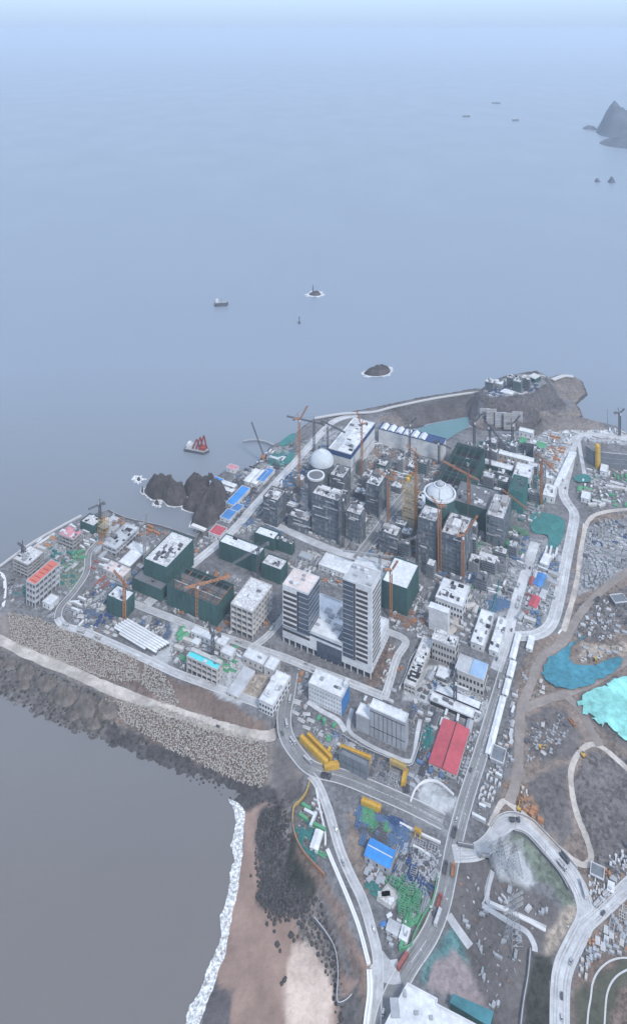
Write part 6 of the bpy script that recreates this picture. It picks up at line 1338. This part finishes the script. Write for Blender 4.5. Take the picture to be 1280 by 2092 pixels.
# fine debris everywhere on the site: one uncountable mass
mb = MB(); mi = []; dr = random.Random(5); dm = [M[k] for k in ('dirtyw', 'grey', 'craned', 'rust', 'steel', 'cream', 'net', 'roof')]
for nm, P_, sp, kinds, colr in REG:
    for x, y in scatter(P_, 36 if 'headland' in nm else ZL, sp * .37, dr, .1):
        z = hgt(x, y); Mx = Matrix.Translation((x, y, z)) @ Matrix.Rotation(dr.uniform(0, 3), 4, 'Z'); a_ = dr.uniform(.25, 1.3); b_ = dr.uniform(.15, .6); mb.box(-a_, a_, -b_, b_, -.1, dr.uniform(.15, .9), Mx); mi += [dr.choice((0, 1, 1, 2, 2, 2, 3, 4, 4, 5, 6))] * 6
o = mb.build('rubble', None)
for m_ in dm: o.data.materials.append(m_)
o.data.polygons.foreach_set("material_index", mi); tag(o, 'loose planks, offcuts and rubble scattered over the building site', 'rubble', kind='stuff')
# storage rows: long gabled roofs side by side
L0, L1, L2 = g(222, 1290), g(308, 1342), g(258, 1272); dB = (L1 - L0); dA = (L2 - L0)
for i in range(7):
    c_ = L0 + dA * (i + .5) / 6.2 + dB * .5 + (dB * (.04 if i < 2 else 0)); Lx = dB.length * (.98 if i != 0 else .6); r = thing('storage_shed', ['lowest row of the white storage sheds by the apron road', 'second row', 'third row', 'fourth row', 'fifth row', 'sixth row', 'topmost row'][i] + ('' if i == 0 else ' of the white storage sheds, counted from the apron road'), 'storage shed', c_, math.atan2(dB.y, dB.x), 'parallel white storage sheds')
    if i == 6: r['label'] = 'topmost row of the white storage sheds beside the storage yard'
    W_ = dA.length / 6.2 * .58; MB().box(-Lx / 2, Lx / 2, -W_ / 2, W_ / 2, -.2, 3.6).build('wall', M['darkc'], r); MB().gable(-Lx / 2, Lx / 2, -W_ / 2, W_ / 2, 3.62, 4.9).build('roof', M['roof' if i % 3 else 'wall'], r)
# ------------------------------------------------------------------ vehicles on the roads
def veh(kind, col, px, py, px2, py2, label, v=0, z=ZL):
    p, q = g(px, py, z), g(px2, py2, z); return place(kind, col, p.x, p.y, math.atan2((q - p).y, (q - p).x), label, z=z + .3, v=v)
veh('bus', 'red', 822, 1970, 832, 1955, 'dark red bus turning at the south road junction')
veh('truck', 'dark', 1051, 1679, 1070, 1680, 'dark truck at the top of the loop road')
veh('bus', 'white', 1192, 1822, 1188, 1808, 'long pale lorry parked on the loop road above the branch')
veh('car', 'dark', 1147, 2038, 1147, 2020, 'black car at the bottom of the loop road')
veh('car', 'white', 1147, 2082, 1147, 2070, 'white car at the very bottom of the loop road')
veh('truck', 'white', 1240, 1828, 1250, 1818, 'white lorry on the branch road by the scrap yard')
veh('truck', 'white', 1222, 1848, 1232, 1838, 'second white lorry on the branch road nearer the junction')
veh('car', 'dark', 1231, 1868, 1238, 1860, 'black car on the branch road junction')
veh('bus', 'white', 894, 1880, 898, 1868, 'white coach on the main road bend')
veh('truck', 'red', 897, 1845, 900, 1835, 'rusty red truck on the main road bend above the coach')
veh('truck', 'rust', 925, 1782, 926, 1772, 'orange brown truck by the substation bend of the main road')
veh('car', 'white', 932, 1677, 935, 1667, 'white car on the main road by the curved court')
veh('truck', 'dark', 928, 1705, 930, 1698, 'dark truck on the main road by the loop junction')
veh('car', 'white', 879, 1857, 876, 1848, 'white van parked on the brown verge of the pipe yard')
veh('car', 'white', 782, 2072, 784, 2060, 'white car at the bottom end of the main road')
veh('truck', 'white', 1021, 1402, 1023, 1392, 'white truck beside the third roadside barrack')
veh('car', 'dark', 961, 1575, 963, 1568, 'dark car on the main road near the red hall')
veh('car', 'dark', 445, 1486, 455, 1490, 'black car on the seawall road', z=6.5)
veh('truck', 'white', 585, 1480, 586, 1488, 'white truck on the bridge road head')
veh('car', 'white', 594, 1520, 600, 1528, 'white car on the bridge road beside the yellow girder')
veh('car', 'dark', 576, 1500, 580, 1508, 'dark car on the bridge road corner')
veh('truck', 'dark', 665, 1590, 672, 1592, 'dark truck where coast road meets the bridge road')
veh('truck', 'grey', 988, 1752, 975, 1750, 'grey truck at the loop road junction')
veh('car', 'dark', 1154, 998, 1156, 990, 'dark car on the far part of the east road')
veh('car', 'dark', 1178, 950, 1179, 944, 'dark car on the strip between east roads')
veh('truck', 'dark', 1219, 1227, 1224, 1222, 'dark truck on the quarry track')
veh('truck', 'rust', 1168, 1480, 1176, 1490, 'brown tipper truck below the turquoise dust sheet')
veh('truck', 'white', 434, 1292, 442, 1296, 'white truck on the inner road by the open frame')
veh('truck', 'white', 488, 1312, 494, 1314, 'white truck on the inner road by the concrete frame')
veh('truck', 'white', 556, 1284, 560, 1278, 'white truck on the tower road')
veh('truck', 'white', 134, 1279, 140, 1282, 'white truck at the start of the apron road')
veh('truck', 'tan', 200, 1304, 206, 1307, 'pale truck on the apron road')
veh('truck', 'white', 165, 1292, 172, 1294, 'white truck parked at the apron road edge')
for px, py, l in [(1215,1350,'on the tan pad beside the dust sheet'),(1105,1530,'on the dark quarry plot'),(1190,1545,'on the hillside track bend'),(1060,1655,'in the rusty scrap strip')]:
    p = g(px, py); place('excavator', 'yellow', p.x, p.y, kr.uniform(0, 6), 'yellow excavator ' + l)
for i in range(26):
    rw = ROADW[kr.choice([1, 3, 4, 0, 13, 16, 19, 21])]; L = rw[0]; k = kr.randint(1, len(L) - 3); p, q = L[k], L[k + 1]; d = (q - p).normalized(); s = d.cross(Vector((0, 0, 1))) * (rw[1] * .25 * kr.choice((-1, 1)))
    kk = kr.choice(['car', 'car', 'truck']); cc = kr.choice(['white', 'white', 'dark', 'grey']); pp = p.lerp(q, kr.random()) + s
    place(kk, cc, pp.x, pp.y, math.atan2(d.y, d.x), '%s %s driving on a site road' % (cc, kk), '%s %ss driving on the site roads' % (cc, kk), z=pp.z + .3)
# lamp posts along the main roads
lm = None
for ri in (1, 4, 3):
    L = ROADW[ri][0]; wd = ROADW[ri][1]; acc = 0; nl = {1: 'the main road', 4: 'the loop road', 3: 'the east road'}[ri]
    for i in range(len(L) - 1):
        acc += (L[i + 1] - L[i]).length
        if acc > 32:
            acc = 0; d = (L[i + 1] - L[i]).normalized(); s = d.cross(Vector((0, 0, 1))); p = L[i] + s * (wd / 2 + 1.2); r = thing('street_lamp', 'slim grey street lamp at the kerb of ' + nl, 'street lamp', p, math.atan2(-s.y, -s.x), 'street lamps along ' + nl)
            if lm is None: a1 = MB().bar((0, 0, 0), (0, 0, 9), .14).build('pole', M['steel'], r); a2 = MB().bar((0, 0, 9), (2.2, 0, 9.4), .1).build('arm', M['steel'], r); a3 = MB().box(1.8, 3, -.25, .25, 9.35, 9.55).build('lamp_head', M['wall'], r); lm = (a1, a2, a3)
            else:
                for o in lm: c2 = o.copy(); link(c2, r)
